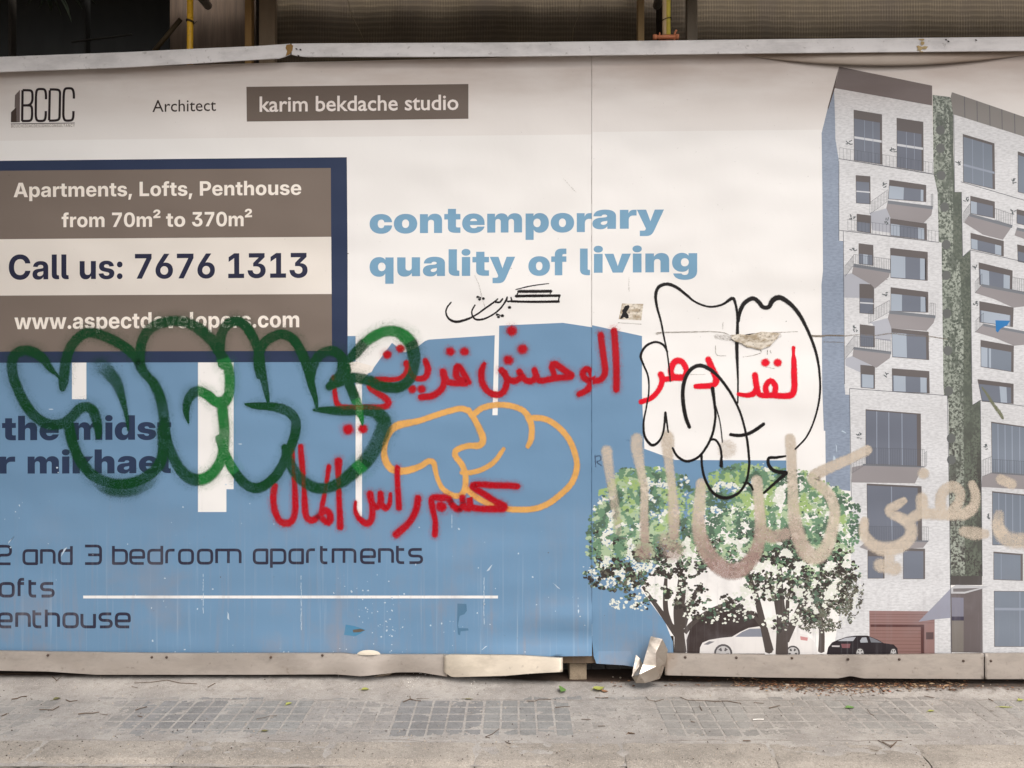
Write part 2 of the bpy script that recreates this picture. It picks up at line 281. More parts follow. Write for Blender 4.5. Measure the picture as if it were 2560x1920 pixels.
BLACK_DATA = """ 269|
a583|200,-9;~148,-9;~69,24;~24,91;24,143;~24,186;~55,246;~109,285;~181,305;223,308;~268,311;~323,321;~348,338;348,353;348,354;~348,366;~333,382;~307,392;289,392;~270,392;~242,381;~227,360;225,345;46,345;~50,403;~109,485;~218,527;297,527;~356,527;~448,503;~510,457;~541,389;541,345;541,0;351,0;351,72;349,72;~332,42;~288,6;~233,-9|264,112;~285,112;~324,128;~350,160;350,183;350,224;~342,221;~326,216;~308,212;~285,208;271,205;~251,202;~223,188;~207,167;207,154;~207,141;~222,122;~247,112
c583|298,-12;~215,-12;~91,56;~22,177;22,258;~22,338;~91,460;~215,527;298,527;~354,527;~450,495;~520,435;~560,352;562,302;375,302;~374,319;~362,346;~343,366;~317,376;302,376;~276,376;~239,348;~220,295;220,258;~220,221;~239,168;~276,140;302,140;~317,140;~343,150;~362,170;~374,198;375,216;562,216;~562,166;~523,83;~453,21;~356,-12
d625|245,-12;~178,-12;~78,55;~22,177;22,259;~22,338;~79,459;~179,527;243,527;~277,527;~330,510;~371,476;387,448;388,448;388,728;583,728;583,0;390,0;390,80;389,80;~377,50;~336,9;~279,-12|303,142;~330,142;~371,170;~395,223;395,259;~395,294;~371,346;~330,375;303,375;~277,375;~239,346;~220,294;220,259;~220,223;~239,170;~277,142
e583|296,-12;~216,-12;~92,57;~22,179;22,258;~22,337;~92,458;~213,527;292,527;~352,527;~451,489;~523,418;~562,321;562,263;562,211;80,211;80,320;474,320;384,301;~384,329;~363,367;~325,388;298,388;~271,388;~232,367;~212,329;212,301;212,215;~212,187;~234,146;~275,124;304,124;~325,124;~359,135;~382,155;388,168;561,168;~551,116;~477,35;~364,-12
f426|406,516;406,367;10,367;10,516|104,0;104,562;~104,619;~146,692;~231,728;299,728;~332,728;~393,728;406,728;406,579;~398,579;~366,579;353,579;~324,579;~300,556;300,527;300,0
g625|309,-211;~223,-211;~113,-164;~56,-84;48,-35;232,-35;~236,-47;~256,-66;~288,-77;309,-77;~349,-77;~389,-31;389,16;389,95;389,95;~377,65;~335,26;~279,8;245,8;~178,8;~78,74;~22,190;22,265;~22,341;~79,459;~179,527;243,527;~277,527;~331,508;~373,472;388,446;389,446;389,516;583,516;583,37;~583,-49;~519,-159;~396,-211|303,157;~330,157;~371,185;~395,235;395,269;~395,302;~371,352;~330,379;303,379;~277,379;~239,352;~220,302;220,269;~220,235;~239,185;~277,157
h618|237,273;237,0;42,0;42,728;237,728;237,374;209,374;~233,441;~324,527;402,527;~460,527;~537,478;~576,387;576,325;576,0;381,0;381,281;~381,320;~344,362;309,362;~286,362;~254,343;~237,303
i279|42,0;42,516;237,516;237,0|139,550;~93,550;~35,603;35,644;~35,685;~93,737;139,737;~185,737;~243,685;243,644;~243,603;~185,550
k587|217,117;217,348;239,348;370,516;591,516;372,243;317,243|42,0;42,728;237,728;237,0|375,0;252,200;378,337;597,0
l310|238,0;~136,0;~42,75;42,159;42,728;237,728;237,178;~237,161;~256,144;273,144;~279,144;~290,144;295,144;295,0;~281,0;~252,0
m922|42,0;42,516;229,516;229,391;222,391;~234,438;~284,499;~352,527;389,527;~446,527;~536,460;544,391;530,391;~539,437;~590,497;~664,527;705,527;~757,527;~836,482;~880,400;880,345;880,0;685,0;685,296;~685,331;~649,372;618,372;~599,372;~570,353;~554,319;554,296;554,0;368,0;368,296;~368,331;~333,372;302,372;~283,372;~253,354;~237,319;237,296;237,0
n618|237,273;237,0;42,0;42,516;235,516;235,374;209,374;~233,441;~324,527;402,527;~460,527;~537,478;~576,387;576,325;576,0;381,0;381,281;~381,320;~344,362;309,362;~286,362;~254,343;~237,303
o607|304,-12;~220,-12;~93,54;~22,175;22,258;~22,340;~93,461;~220,527;304,527;~388,527;~514,461;~585,340;585,258;~585,175;~514,54;~388,-12|304,141;~327,141;~365,167;~388,219;388,258;~388,297;~365,349;~327,375;304,375;~281,375;~242,349;~220,297;220,258;~220,219;~242,167;~281,141
p625|42,-204;42,516;235,516;235,451;238,451;~253,477;~294,510;~349,527;382,527;~447,527;~546,459;~603,338;603,259;~603,177;~547,55;~448,-12;380,-12;~346,-12;~291,9;~251,48;239,76;237,76;237,-204|322,142;~349,142;~386,170;~405,223;405,259;~405,294;~386,346;~349,375;322,375;~295,375;~254,346;~230,294;230,259;~230,223;~254,170;~295,142
q625|583,-204;388,-204;388,76;386,76;~374,48;~334,9;~279,-12;245,-12;~178,-12;~78,55;~22,177;22,259;~22,338;~79,459;~179,527;243,527;~277,527;~331,510;~372,477;387,451;390,451;390,516;583,516|303,142;~330,142;~371,170;~395,223;395,259;~395,294;~371,346;~330,375;303,375;~277,375;~239,346;~220,294;220,259;~220,223;~239,170;~277,142
r416|42,0;42,516;231,516;231,422;232,422;~247,474;~306,516;359,516;~374,516;~396,516;408,516;408,359;~398,359;~355,359;337,359;~307,359;~262,332;~237,282;237,247;237,0
s559|285,-13;~208,-13;~92,32;~23,114;18,168;210,168;~213,146;~251,117;282,117;~311,117;~343,135;343,150;~343,163;~314,179;285,184;188,200;~111,212;~29,291;29,353;~29,406;~87,484;~197,526;274,526;~353,526;~464,481;~526,400;527,344;350,344;~349,367;~311,397;282,397;~254,397;~224,378;224,364;~224,352;~249,334;271,331;382,312;~463,298;~541,230;541,172;~541,118;~478,34;~362,-13
t418|398,516;398,367;10,367;10,516|97,656;292,656;292,188;~292,166;~310,148;337,148;~350,148;~391,148;398,148;398,0;~385,0;~324,0;291,0;~189,0;~97,74;97,154
u618|216,-12;~159,-12;~81,38;~42,128;42,190;42,516;237,516;237,234;~237,196;~275,153;309,153;~332,153;~364,173;~381,212;381,242;381,516;576,516;576,0;383,0;383,142;409,142;~385,75;~294,-12
v590|183,0;-2,516;201,516;264,297;~279,244;~307,139;321,86;274,86;~288,139;~314,244;329,297;391,516;592,516;407,0
y590|62,-204;62,-56;140,-56;~158,-56;~177,-47;~188,-26;193,-8;196,0;-2,516;201,516;266,297;~282,245;~310,139;323,86;267,86;~280,139;~307,245;323,297;391,516;592,516;374,-65;~355,-116;~308,-177;~241,-204;195,-204;~163,-204;~94,-204"""
SMALL_DATA = """B657|81,0;81,728;349,728;~426,728;~528,677;~578,590;578,537;~578,491;~544,429;~488,391;455,383;455,376;~491,374;~561,331;~606,252;606,196;~606,140;~554,52;~445,0;360,0|192,96;349,96;~427,96;~495,156;495,201;~495,236;~461,293;~397,327;353,327;192,327|192,413;338,413;~375,413;~434,441;~468,492;468,527;~468,572;~406,632;341,632;192,632
C734|383,-10;~288,-10;~140,80;~55,247;55,363;~55,480;~140,647;~289,737;383,737;~440,737;~541,704;~621,641;~674,550;683,492;571,492;~564,527;~530,580;~479,617;~418,636;384,636;~321,636;~222,573;~166,451;166,363;~166,275;~223,154;~322,92;384,92;~418,92;~479,111;~529,147;~564,201;571,236;683,236;~675,182;~624,92;~545,26;~443,-10
D722|317,0;137,0;137,97;311,97;~394,97;~503,159;~558,279;558,365;~558,450;~503,569;~397,630;317,630;133,630;133,728;324,728;~432,728;~585,641;~667,478;667,365;~667,251;~584,88;~428,0|192,728;192,0;81,0;81,728
O767|384,-10;~289,-10;~141,80;~55,247;55,363;~55,480;~141,647;~289,737;384,737;~478,737;~626,647;~712,480;712,363;~712,247;~626,80;~478,-10|384,92;~446,92;~544,154;~601,276;601,363;~601,452;~544,573;~446,636;384,636;~321,636;~223,573;~166,452;166,363;~166,276;~223,154;~321,92
U740|370,-11;~283,-11;~152,56;~81,174;81,250;81,728;192,728;192,259;~192,210;~236,134;~315,90;370,90;~425,90;~505,134;~548,210;548,259;548,728;660,728;660,250;~660,174;~588,56;~458,-11
H744|81,0;81,728;192,728;192,420;552,420;552,728;664,728;664,0;552,0;552,324;192,324;192,0
I453|42,0;42,96;171,96;171,632;42,632;42,728;411,728;411,632;282,632;282,96;411,96;411,0
A709|25,0;284,728;421,728;684,0;564,0;422,405;~405,454;~366,588;340,681;363,681;~337,587;~298,452;283,405;145,0|165,192;165,285;544,285;544,192
E603|81,0;81,728;538,728;538,632;192,632;192,415;514,415;514,320;192,320;192,96;542,96;542,0
S646|325,-12;~243,-12;~123,40;~55,136;52,202;163,202;~167,163;~212,111;~283,85;324,85;~370,85;~443,114;~484,168;484,202;~484,234;~448,275;~386,302;346,312;261,335;~172,359;~72,453;72,528;~72,591;~140,685;~256,737;330,737;~404,737;~518,685;~583,594;585,536;476,536;~470,586;~389,641;327,641;~283,641;~218,613;~183,565;183,534;~183,500;~225,457;~286,432;314,425;385,406;~419,398;~493,368;~556,320;~594,250;594,201;~594,139;~531,43;~410,-12
G748|386,-10;~287,-10;~138,81;~55,248;55,363;~55,480;~140,647;~287,737;381,737;~440,737;~542,703;~622,639;~675,550;684,497;569,497;~559,529;~525,580;~478,617;~418,636;382,636;~321,636;~223,573;~166,452;166,364;~166,276;~223,155;~322,92;387,92;~445,92;~533,139;~581,227;581,286;610,281;403,281;403,373;690,373;690,290;~690,198;~611,63;~475,-10
N756|81,0;81,728;209,728;483,295;~496,273;~531,213;~569,139;587,95;574,95;~570,136;~565,218;~563,289;563,314;563,728;676,728;676,0;547,0;301,387;~282,419;~244,483;~199,568;166,628;184,628;~186,575;~191,481;~194,410;194,388;194,0
L565|81,0;81,728;192,728;192,96;521,96;521,0
T653|44,632;44,728;609,728;609,632;383,632;383,0;271,0;271,632
Y696|293,0;293,290;25,728;155,728;292,495;~314,458;~349,387;368,335;332,335;~350,388;~385,459;407,495;542,728;671,728;404,290;404,0"""

# ------------------------------------------------------------------ lettering outlines
def parse(s):
    G = {}
    for line in s.strip('\n').split('\n'):
        ch, rest = line[0], line[1:].split('|'); cs = []
        for c in rest[1:]:
            if c: cs.append([(float(q.lstrip('~').split(',')[0]), float(q.split(',')[1]), q[0] != '~') for q in c.split(';')])
        G[ch] = (float(rest[0]), cs)
    return G
BOLD = parse(BOLD_DATA); BLACK = parse(BLACK_DATA); SMALL = parse(SMALL_DATA)
def flat(c, n=4):
    q = []                                            # insert implied on-curve points
    L = len(c)
    for i in range(L):
        a, b = c[i], c[(i + 1) % L]; q.append(a)
        if not a[2] and not b[2]: q.append(((a[0]+b[0])/2, (a[1]+b[1])/2, True))
    s = next(i for i, p in enumerate(q) if p[2]); q = q[s:] + q[:s]; out = []; i = 0
    while i < len(q):
        a = q[i]; b = q[(i + 1) % len(q)]
        out.append((a[0], a[1]))
        if b[2]: i += 1; continue
        c2 = q[(i + 2) % len(q)]
        for k in range(1, n):
            t = k / n; out.append(((1-t)**2*a[0]+2*t*(1-t)*b[0]+t*t*c2[0], (1-t)**2*a[1]+2*t*(1-t)*b[1]+t*t*c2[1]))
        i += 2
    return out
TC = {}
def glyph(font, ch):
    k = (id(font), ch)
    if k not in TC: TC[k] = tri([flat(c) for c in font[ch][1]]) if font[ch][1] else ([], [])
    return TC[k]
def text(font, s, u0, v0, u1, v1, h, ref, m, lay, parent, label, gap=0, skipsup=True):
    """set s from (u0, v0) to (u1, v1) on the baseline; h picture units stand for ref font units"""
    x = 0; items = []; 
    for ch in s:
        if ch not in font: x += 260; continue
        items.append((ch, x)); x += font[ch][0] + gap
    lo = min((v[0] + x0 for ch, x0 in items for v in glyph(font, ch)[0])); hi = max((v[0] + x0 for ch, x0 in items for v in glyph(font, ch)[0]))
    kx = (u1 - u0) / (hi - lo); ky = h / ref; V = []; F = []
    for ch, x0 in items:
        gv, gf = glyph(font, ch); b = len(V)
        for x_, y_ in gv:
            u = u0 + (x_ + x0 - lo) * kx; V.append((u, v0 + (v1 - v0) * (u - u0) / (u1 - u0) - y_ * ky))
        F += [tuple(i + b for i in f) for f in gf]
    return words(V, F, lay, m, parent, label, h * .28)
def gilltext(s, u0, v0, u1, v1, h, ref, m, lay, parent, label, off=0.0):
    """the same with Blender's own humanist letter shapes"""
    c = bpy.data.curves.new('lettering', 'FONT'); c.body = s; c.offset = off; c.resolution_u = 3
    t = bpy.data.objects.new('lettering', c); COL.objects.link(t)
    me = bpy.data.meshes.new_from_object(t.evaluated_get(bpy.context.evaluated_depsgraph_get())) if False else None
    bpy.context.view_layer.update()
    ev = t.evaluated_get(bpy.context.evaluated_depsgraph_get()); me = ev.to_mesh()
    P = [(v.co.x, v.co.y) for v in me.vertices]; F = [tuple(p.vertices) for p in me.polygons]; ev.to_mesh_clear()
    bpy.data.objects.remove(t)
    lo = min(p[0] for p in P); hi = max(p[0] for p in P); k = (u1 - u0) / (hi - lo); V = []
    for x, y in P:
        u = u0 + (x - lo) * k; V.append((u, v0 + (v1 - v0) * (u - u0) / (u1 - u0) - y * h / ref))
    return words(V, F, lay, m, parent, label, h * .28)
def band(pts, w, closed=False):
    """outline polygons of a pen line of width w along pts"""
    out = []; n = len(pts)
    for i in range(n if closed else n - 1):
        a, b = pts[i], pts[(i + 1) % n]; dx, dy = b[0]-a[0], b[1]-a[1]; L = math.hypot(dx, dy)
        if L < 1e-6: continue
        wa = (a[2] if len(a) > 2 else w) / 2; wb = (b[2] if len(b) > 2 else w) / 2; nx, ny = -dy / L, dx / L
        out.append([(a[0]+nx*wa, a[1]+ny*wa), (a[0]-nx*wa, a[1]-ny*wa), (b[0]-nx*wb, b[1]-ny*wb), (b[0]+nx*wb, b[1]+ny*wb)])
        if (closed or i) : out.append([(a[0]+wa*math.cos(q*math.pi/4), a[1]-wa*math.sin(q*math.pi/4)) for q in range(8)])
    return [p if sum((p[j][0]*p[(j+1)%len(p)][1]-p[(j+1)%len(p)][0]*p[j][1]) for j in range(len(p))) > 0 else p[::-1] for p in out]
def rnd(pts, r, closed=False):
    """round the corners marked with a third value 1"""
    out = []; n = len(pts)
    for i, p in enumerate(pts):
        if len(p) < 3 or (not closed and i in (0, n - 1)): out.append(p[:2]); continue
        a, c = pts[i - 1], pts[(i + 1) % n]
        def to(q):
            L = math.hypot(q[0]-p[0], q[1]-p[1]); k = min(r, L * .5) / L; return (p[0]+(q[0]-p[0])*k, p[1]+(q[1]-p[1])*k)
        A, B = to(a), to(c)
        for k in range(5):
            t = k / 4; out.append(((1-t)**2*A[0]+2*t*(1-t)*p[0]+t*t*B[0], (1-t)**2*A[1]+2*t*(1-t)*p[1]+t*t*B[1]))
    return out
T = 1.33
TECH = {'a': [([(1,0),(1,1),(0,1,1),(0,0,1)], 1)], 'n': [([(0,0),(0,1),(1,1,1),(1,0)], 0)], 'd': [([(1,T),(1,0),(0,0,1),(0,1,1),(1,1)], 0)],
 'b': [([(0,T),(0,0),(1,0,1),(1,1,1),(0,1)], 0)], 'e': [([(1,0),(0,0,1),(0,1,1),(1,1,1),(1,.46),(0,.46)], 0)], 'r': [([(0,0),(0,1,1),(1,1)], 0)],
 'o': [([(1,0,1),(1,1,1),(0,1,1),(0,0,1)], 1)], 'm': [([(0,0),(0,1),(1,1,1),(1,0)], 0), ([(.5,1),(.5,0)], 0)],
 'p': [([(0,-.36),(0,1),(1,1,1),(1,0,1),(0,0)], 0)], 't': [([(0,1.28),(0,0,1),(1,0)], 0), ([(0,1),(1,1)], 0)],
 's': [([(1,1),(0,1,1),(0,.5,1),(1,.5,1),(1,0,1),(0,0)], 0)], 'h': [([(0,T),(0,0)], 0), ([(0,1),(1,1,1),(1,0)], 0)],
 'u': [([(0,1),(0,0,1),(1,0),(1,1)], 0)], 'f': [([(0,0),(0,T,1),(1,T)], 0), ([(-.35,1),(1,1)], 0)],
 '2': [([(0,T),(1,T,1),(1,.66,1),(0,.66,1),(0,0),(1,0)], 0)], '3': [([(0,T),(1,T,1),(1,0,1),(0,0)], 0), ([(.2,.66),(1,.66)], 0)]}
def tech(spec, base, xh, w, m, lay, parent, label):
    V = []; F = []
    for ch, a, b in spec:
        P = []
        vb = base(a)
        for pts, closed in TECH[ch]:
            q = [(a + w/2 + p[0] * (b - a - w), vb - w/2 - p[1] * (xh - w)) + tuple(p[2:]) for p in pts]
            P += band(rnd(q, 10, closed), w, closed)
        v, f = tri(P); n = len(V); V += v; F += [tuple(i + n for i in t) for t in f]
    return words(V, F, lay, m, parent, label, 14)

# ------------------------------------------------------------------ the hoarding and its printed sheets
hoarding = link('hoarding', None, None, 'long construction hoarding of printed white and blue vinyl sheets, covered in graffiti, beside the pavement', 'hoarding')
WHITE = (243, 240, 236)
white = pmat(WHITE, 'white_vinyl')
topL = [(-560,186),(0,176),(180,172),(330,167),(460,163),(520,161),(600,159),(640,158),(760,155),(900,152),(1060,148),(1200,146),(1300,141),(1479.9,136)]
patch([topL + [(1479.9,1440),(1252,1440),(1252,1560),(1040,1560),(1040,1641),(-560,1641)]], 0, white, 'panel', hoarding, 'left printed sheet, mostly blue below, lifted at its lower right corner', grid=46)
patch([[(1480,138),(1900,120),(2560,112),(3120,108),(3120,1641),(1686,1641),(1684,1590),(1480,1590)]], 1.2, white, 'panel', hoarding, 'right printed sheet with the picture of an apartment block', grid=46)
# pale grey header of the print
hd = pmat((236, 231, 226), 'header_ink')
patch([[(-560,188),(0,178),(460,165),(760,157),(1200,148),(1479,139),(1479,336),(1280,338),(640,344),(0,352),(-560,357)]], 1, hd, 'header_band', hoarding, grid=90)
patch([[(1480.2,139),(1900,122),(2560,114),(3120,110),(3120,318),(2060,324),(1482,330)]], 2.0, hd, 'header_band', hoarding, grid=90)
# blue shape of the print
BLUE = (112, 147, 178); blue = pmat(BLUE, 'blue_ink')
bl = [(-560,905),(868,904),(868,840),(889,840),(889,903),(889,1291),(905,1291),(905,950),(935,918),(980,857),(1011,881),(1040,870),(1062,853),(1072,849),(1237,838),
      (1231,1038),(1244,1038),(1248,814),(1407,807),(1479.9,818),(1479.9,1640),(1300,1642),(1040,1640),(-560,1641)]
holes = [[(180,906),(180,998),(216,998),(216,906)], [(495,906),(495,1280),(566,1280),(566,1223),(584,1223),(584,906)], [(208,1489),(208,1496),(1245,1496),(1245,1489)]]
# nonzero filling: an opening needs the opposite turn of the outline
def turn(p): return sum(p[j][0]*p[(j+1)%len(p)][1]-p[(j+1)%len(p)][0]*p[j][1] for j in range(len(p)))
holes = [h if turn(h) * turn(bl) < 0 else h[::-1] for h in holes]
bo = patch([bl] + holes, 1, blue, 'blue_field', hoarding, 'blue printed field with a white stepped outline', grid=20); bo.data.shade_smooth()
br = [(1480.2,813),(1605,840),(1605,990),(1611,1122),(1688,1150),(1966,1151),(1966,1185),(1900,1230),(1760,1300),(1650,1400),(1600,1470),(1630,1512),(1663,1556),(1682,1604),(1684,1640),(1640,1667),(1586,1667),(1560,1663),(1491,1659),(1484,1640),(1480.2,1600)]
patch([br], 2.0, blue, 'blue_field', hoarding, 'blue printed field behind the printed trees', grid=40)
# header: developer's mark, architect, studio
DARK = pmat((36, 22, 24), 'dark_ink', .35); TAUPE = (126, 113, 103)
kb = patch([[(616,217),(1171,210),(1171,297),(617,304)]], 2, pmat((116, 104, 95), 'grey_ink'), 'studio_plate', hoarding)
gilltext('karim bekdache studio', 649, 279, 1146, 274, 38, .70, pmat((250, 242, 236), 'pale_ink', .4), 3, kb, None, off=.013)
gilltext('Architect', 381, 280, 540, 277, 30, .70, pmat((62, 50, 44), 'brown_ink', .4), 2, hoarding, None, off=.003)
L = crop(0, 200, 9.217)
mk = patch([L((460,225),(345,350),(335,640),(372,612),(388,975),(458,975))], 2, pmat((116, 104, 100), 'mark_grey'), 'developer_mark', hoarding, 'small dark and grey printed mark with four tall narrow letters')
patch([L((372,608),(325,672),(255,740),(250,975),(387,975))], 3, pmat((70, 56, 48), 'mark_brown', .4), 'tower', mk)
let = [(520,235),(510,945)], [(520,235),(640,235,1),(745,245,1),(752,480,1),(690,585,1),(520,585)], [(620,585),(735,590,1),(742,800,1),(725,940,1),(600,945),(505,945)], \
      [(1060,445),(1060,300,1),(1030,212,1),(945,208),(850,212,1),(828,330,1),(822,840,1),(850,940,1),(930,945),(1030,940,1),(1055,830,1),(1055,715)], \
      [(1147,235),(1132,930)], [(1145,218),(1280,218,1),(1385,235,1),(1378,600),(1372,915,1),(1260,937,1),(1130,937)], \
      [(1703,430),(1703,300,1),(1670,195,1),(1585,190),(1490,195,1),(1467,320,1),(1457,840,1),(1490,935,1),(1570,937),(1670,930,1),(1692,830,1),(1692,715)]
P = []
for pl in let:
    q = [L(p)[0] for p in pl]; P += band(rnd(q, 9), 6.0)
v_, f_ = tri(P); onface(v_, f_, 4, DARK, 'lettering', mk)
patch(band(L((250,1012),(1722,990)), 1.8), 3, DARK, 'underline', mk)
text(SMALL, 'BOUCHIDIACDESIGNSCONSULTANCY', 28, 319, 187, 317, 7.4, 728, pmat((120, 100, 86), 'faint_ink', .4), 3, mk, None, gap=120)
# information box
NAVY = (44, 56, 84)
box = patch([[(-560,409),(0,402),(867,393),(869,640),(869,905),(0,907),(-560,908)]], 3, pmat(NAVY, 'navy_ink', .8), 'information_box', hoarding, 'navy framed printed box with bands of brown and cream')
tp = pmat(TAUPE, 'brown_band')
patch([[(-560,433),(0,427),(827,420),(828,592),(0,598),(-560,601)]], 4, tp, 'band', box)
patch([[(-560,601),(0,598),(828,592),(829,735),(0,739),(-560,741)]], 4, pmat((234, 226, 216), 'cream_band'), 'band', box)
patch([[(-560,741),(0,739),(829,735),(830,877),(0,879),(-560,880)]], 4, tp, 'band', box)
pale = pmat((250, 240, 228), 'pale_lettering', .4)
text(BOLD, 'Apartments, Lofts, Penthouse', 34, 493, 753, 487, 36, 728, pale, 5, box, None)
text(BOLD, 'from 70m', 154, 568, 380, 567, 36, 728, pale, 5, box, None)
text(BOLD, '²', 383, 568, 401, 567, 38, 728, pale, 5, box, None)
text(BOLD, 'to', 415, 567, 463, 566.5, 36, 728, pale, 5, box, None)
text(BOLD, '370m', 480, 566, 609, 565.5, 36, 728, pale, 5, box, None)
text(BOLD, '²', 612, 566, 630, 565, 38, 728, pale, 5, box, None)
text(BOLD, 'Call us: 7676 1313', 22, 699, 769, 694, 62, 728, pmat((40, 42, 66), 'navy_lettering', .5), 5, box, None)
text(BOLD, 'www.aspectdevelopers.com', 36, 823, 748, 818, 30, 546, pale, 5, box, None)
# slogan
sky = pmat((122, 164, 192), 'slogan_ink')
def bk(s, a, b, c, d, h, lab): return text(BLACK, s, a, b, c, d, h, 546, sky, 3, hoarding, lab)
bk('contempor', 924, 583.5, 1480, 580, 50, None)
bk('ary', 1481, 572.5, 1660, 571, 50, None)
bk('quality', 924, 691, 1288, 689, 50, None)
bk('of', 1321, 689, 1416, 688, 50, None)
bk('l', 1450, 688, 1475, 688, 50, None)
bk('iving', 1484, 682, 1743, 680, 50, None)
nv = pmat((42, 56, 84), 'navy_slogan', .8)
text(BLACK, 'the', 5, 1101, 147, 1100, 46, 546, nv, 3, hoarding, None)
text(BLACK, 'midst', 180, 1100, 428, 1099, 46, 546, nv, 3, hoarding, None)
text(BLACK, 'r', -8, 1184, 38, 1184, 45, 546, nv, 3, hoarding, None)
text(BLACK, 'mikhael', 69, 1184, 427, 1183, 45, 546, nv, 3, hoarding, None)
ti = pmat((48, 48, 66), 'line_lettering', .9)
b1 = lambda u: 1413 - (u / 1058) * 3
tech([('2',-8,30),('a',56,95),('n',100,139),('d',145,182),('3',209,255),('b',280,320),('e',323,363),('d',368,408),('r',413,440),('o',445,485),('o',492,533),('m',538,604)], b1, 40, 7, ti, 3, hoarding, None)
tech([('a',632,671),('p',675,716),('a',721,760),('r',765,791),('t',800,822),('m',829,891),('e',900,940),('n',945,985),('t',990,1014),('s',1020,1058)], b1, 40, 7, ti, 3, hoarding, None)
tech([('o',-3,37),('f',44,64),('t',71,94),('s',100,137)], lambda u: 1494, 39, 7.5, ti, 3, hoarding, None)
tech([('e',-6,32),('n',38,77),('t',81,107),('h',112,150),('o',156,197),('u',201,240),('s',246,282),('e',287,327)], lambda u: 1571, 40, 7.5, ti, 3, hoarding, None)

# ------------------------------------------------------------------ the printed apartment block
H0 = crop(1920, 0); H1 = crop(1920, 480); G = crop(1920, 960); H3 = crop(1920, 1440)
def facade_mat(name, rgb, spot=None):
    m, nt, b, pos = newmat(name); b.inputs['Roughness'].default_value = .5
    c = lin(rgb); s = (1, 1, 1)
    n1 = noi(nt, pos, 1, 4, .6, (45, 1, 130)); n2 = noi(nt, pos, 14, 4, .6)
    c1 = mixc(nt, ramp(nt, n1, .35, .7, 0, .75), tuple(x*.98 for x in c), tuple(x*.68 for x in c))
    c1 = mixc(nt, ramp(nt, n2, .4, .75, 0, .35), c1, tuple(x*.75 for x in c))
    nt.links.new(weather_shade(nt, pos, c1, .6), b.inputs['Base Color']); sheetbump(nt, pos, b, .8); return m
fac = facade_mat('printed_brick', (216, 216, 217))
bld = patch([H0((575,760),(1418,910),(1430,1500),(1465,1510)) + H1((1475,430),(1500,440),(1515,1659)) + G((1520,100),(1550,100),(1560,180)) + H3((1575,0),(1580,675),(560,675),(640,200),(745,0))
      + G((715,1659),(715,925),(708,90),(668,85)) + H1((660,1659),(652,415),(612,415),(610,0)) + H0((610,1370),(582,1200))], 4, fac, 'printed_building', hoarding, 'printed picture of a stepped white brick apartment block with balconies')
def part(pts, lay, m, name, label=None): return patch([pts], lay, m, name, bld, label)
bg = facade_mat('printed_side_wall', (142, 154, 172))
part(H0((515,940),(572,765),(584,1200),(612,1372),(612,1659)) + H1((613,420),(650,422),(660,1659)) + G((668,90),(705,92),(712,925),(500,895),(495,404),(482,404),(468,0)) + H1((462,800),(475,680),(470,0)) + H0((463,1150)), 3.2, bg, 'side_wall')
tpan = pmat((122, 112, 110), 'printed_cladding', .5)
part(H0((615,575),(1418,740),(1418,912),(578,762)), 4.8, tpan, 'roof_panel')
part(H0((612,580),(578,762),(520,945),(515,935)), 4.9, pmat((92, 78, 72), 'printed_dark_edge', .5), 'roof_edge')
# planted shaft between the two towers
def green_mat():
    m, nt, b, pos = newmat('printed_climbing_plants'); b.inputs['Roughness'].default_value = .5
    n1 = noi(nt, pos, 85, 4, .7); n2 = noi(nt, pos, 22, 3, .6, (1, 1, .35)); n3 = noi(nt, pos, 5, 2, .5)
    sep = nt.nodes.new('ShaderNodeSeparateXYZ'); nt.links.new(pos, sep.inputs[0])
    low = ramp(nt, sep.outputs[2], 1.75, .9)
    dk = mixc(nt, low, lin((70, 78, 68)), lin((62, 58, 56)))
    c = mixc(nt, ramp(nt, n1, .42, .56), dk, lin((158, 164, 152)))
    c = mixc(nt, ramp(nt, n2, .5, .62, 0, .8), c, dk)
    c = mixc(nt, ramp(nt, n3, .45, .6, 0, .3), c, lin((98, 106, 94)))
    nt.links.new(c, b.inputs['Base Color']); return m
grn = green_mat()
part(H0((1422,820),(1570,838),(1600,870),(1602,1300),(1612,1659)) + H1((1672,0),(1680,560),(1748,505),(1762,1659)) + G((1768,180),(1832,140),(1850,1659)) + H3((1850,78),(1572,78)) + G((1560,180),(1550,100),(1520,100)) + H1((1515,1659),(1500,440),(1475,430),(1465,0)) + H0((1430,1500)), 4.4, grn, 'planted_shaft')
dsh = grn.copy(); dsh.name = 'printed_dark_plants'
for n_ in dsh.node_tree.nodes:
    if n_.type == 'MIX' and abs(n_.inputs[7].default_value[0] - lin((158, 164, 152))[0]) < 1e-4: n_.inputs[7].default_value = lin((98, 104, 92)) + (1,)
part(H0((1555,900),(1600,1000),(1602,1300),(1612,1659)) + H1((1672,0),(1680,560),(1748,505),(1762,1659)) + G((1768,180),(1832,140),(1850,1659)) + H3((1850,78),(1720,78)) + G((1700,1659),(1692,600),(1688,150)) + H1((1690,1200),(1655,600),(1600,550),(1598,0)), 4.9, dsh, 'planted_shaft')
hol = pmat((104, 106, 104), 'printed_opening', .5)
for K, x, y in ((H0,1490,1125),(H0,1490,1280),(H0,1497,1515),(H1,1525,130),(H1,1540,455),(H1,1540,720),(H1,1546,1050),(H1,1553,1370),(G,1560,60),(G,1583,470),(G,1585,655)):
    part(K(*[(x + 40*math.cos(q*.628), y + 42*math.sin(q*.628)) for q in range(10)]), 5.2, hol, 'round_opening')
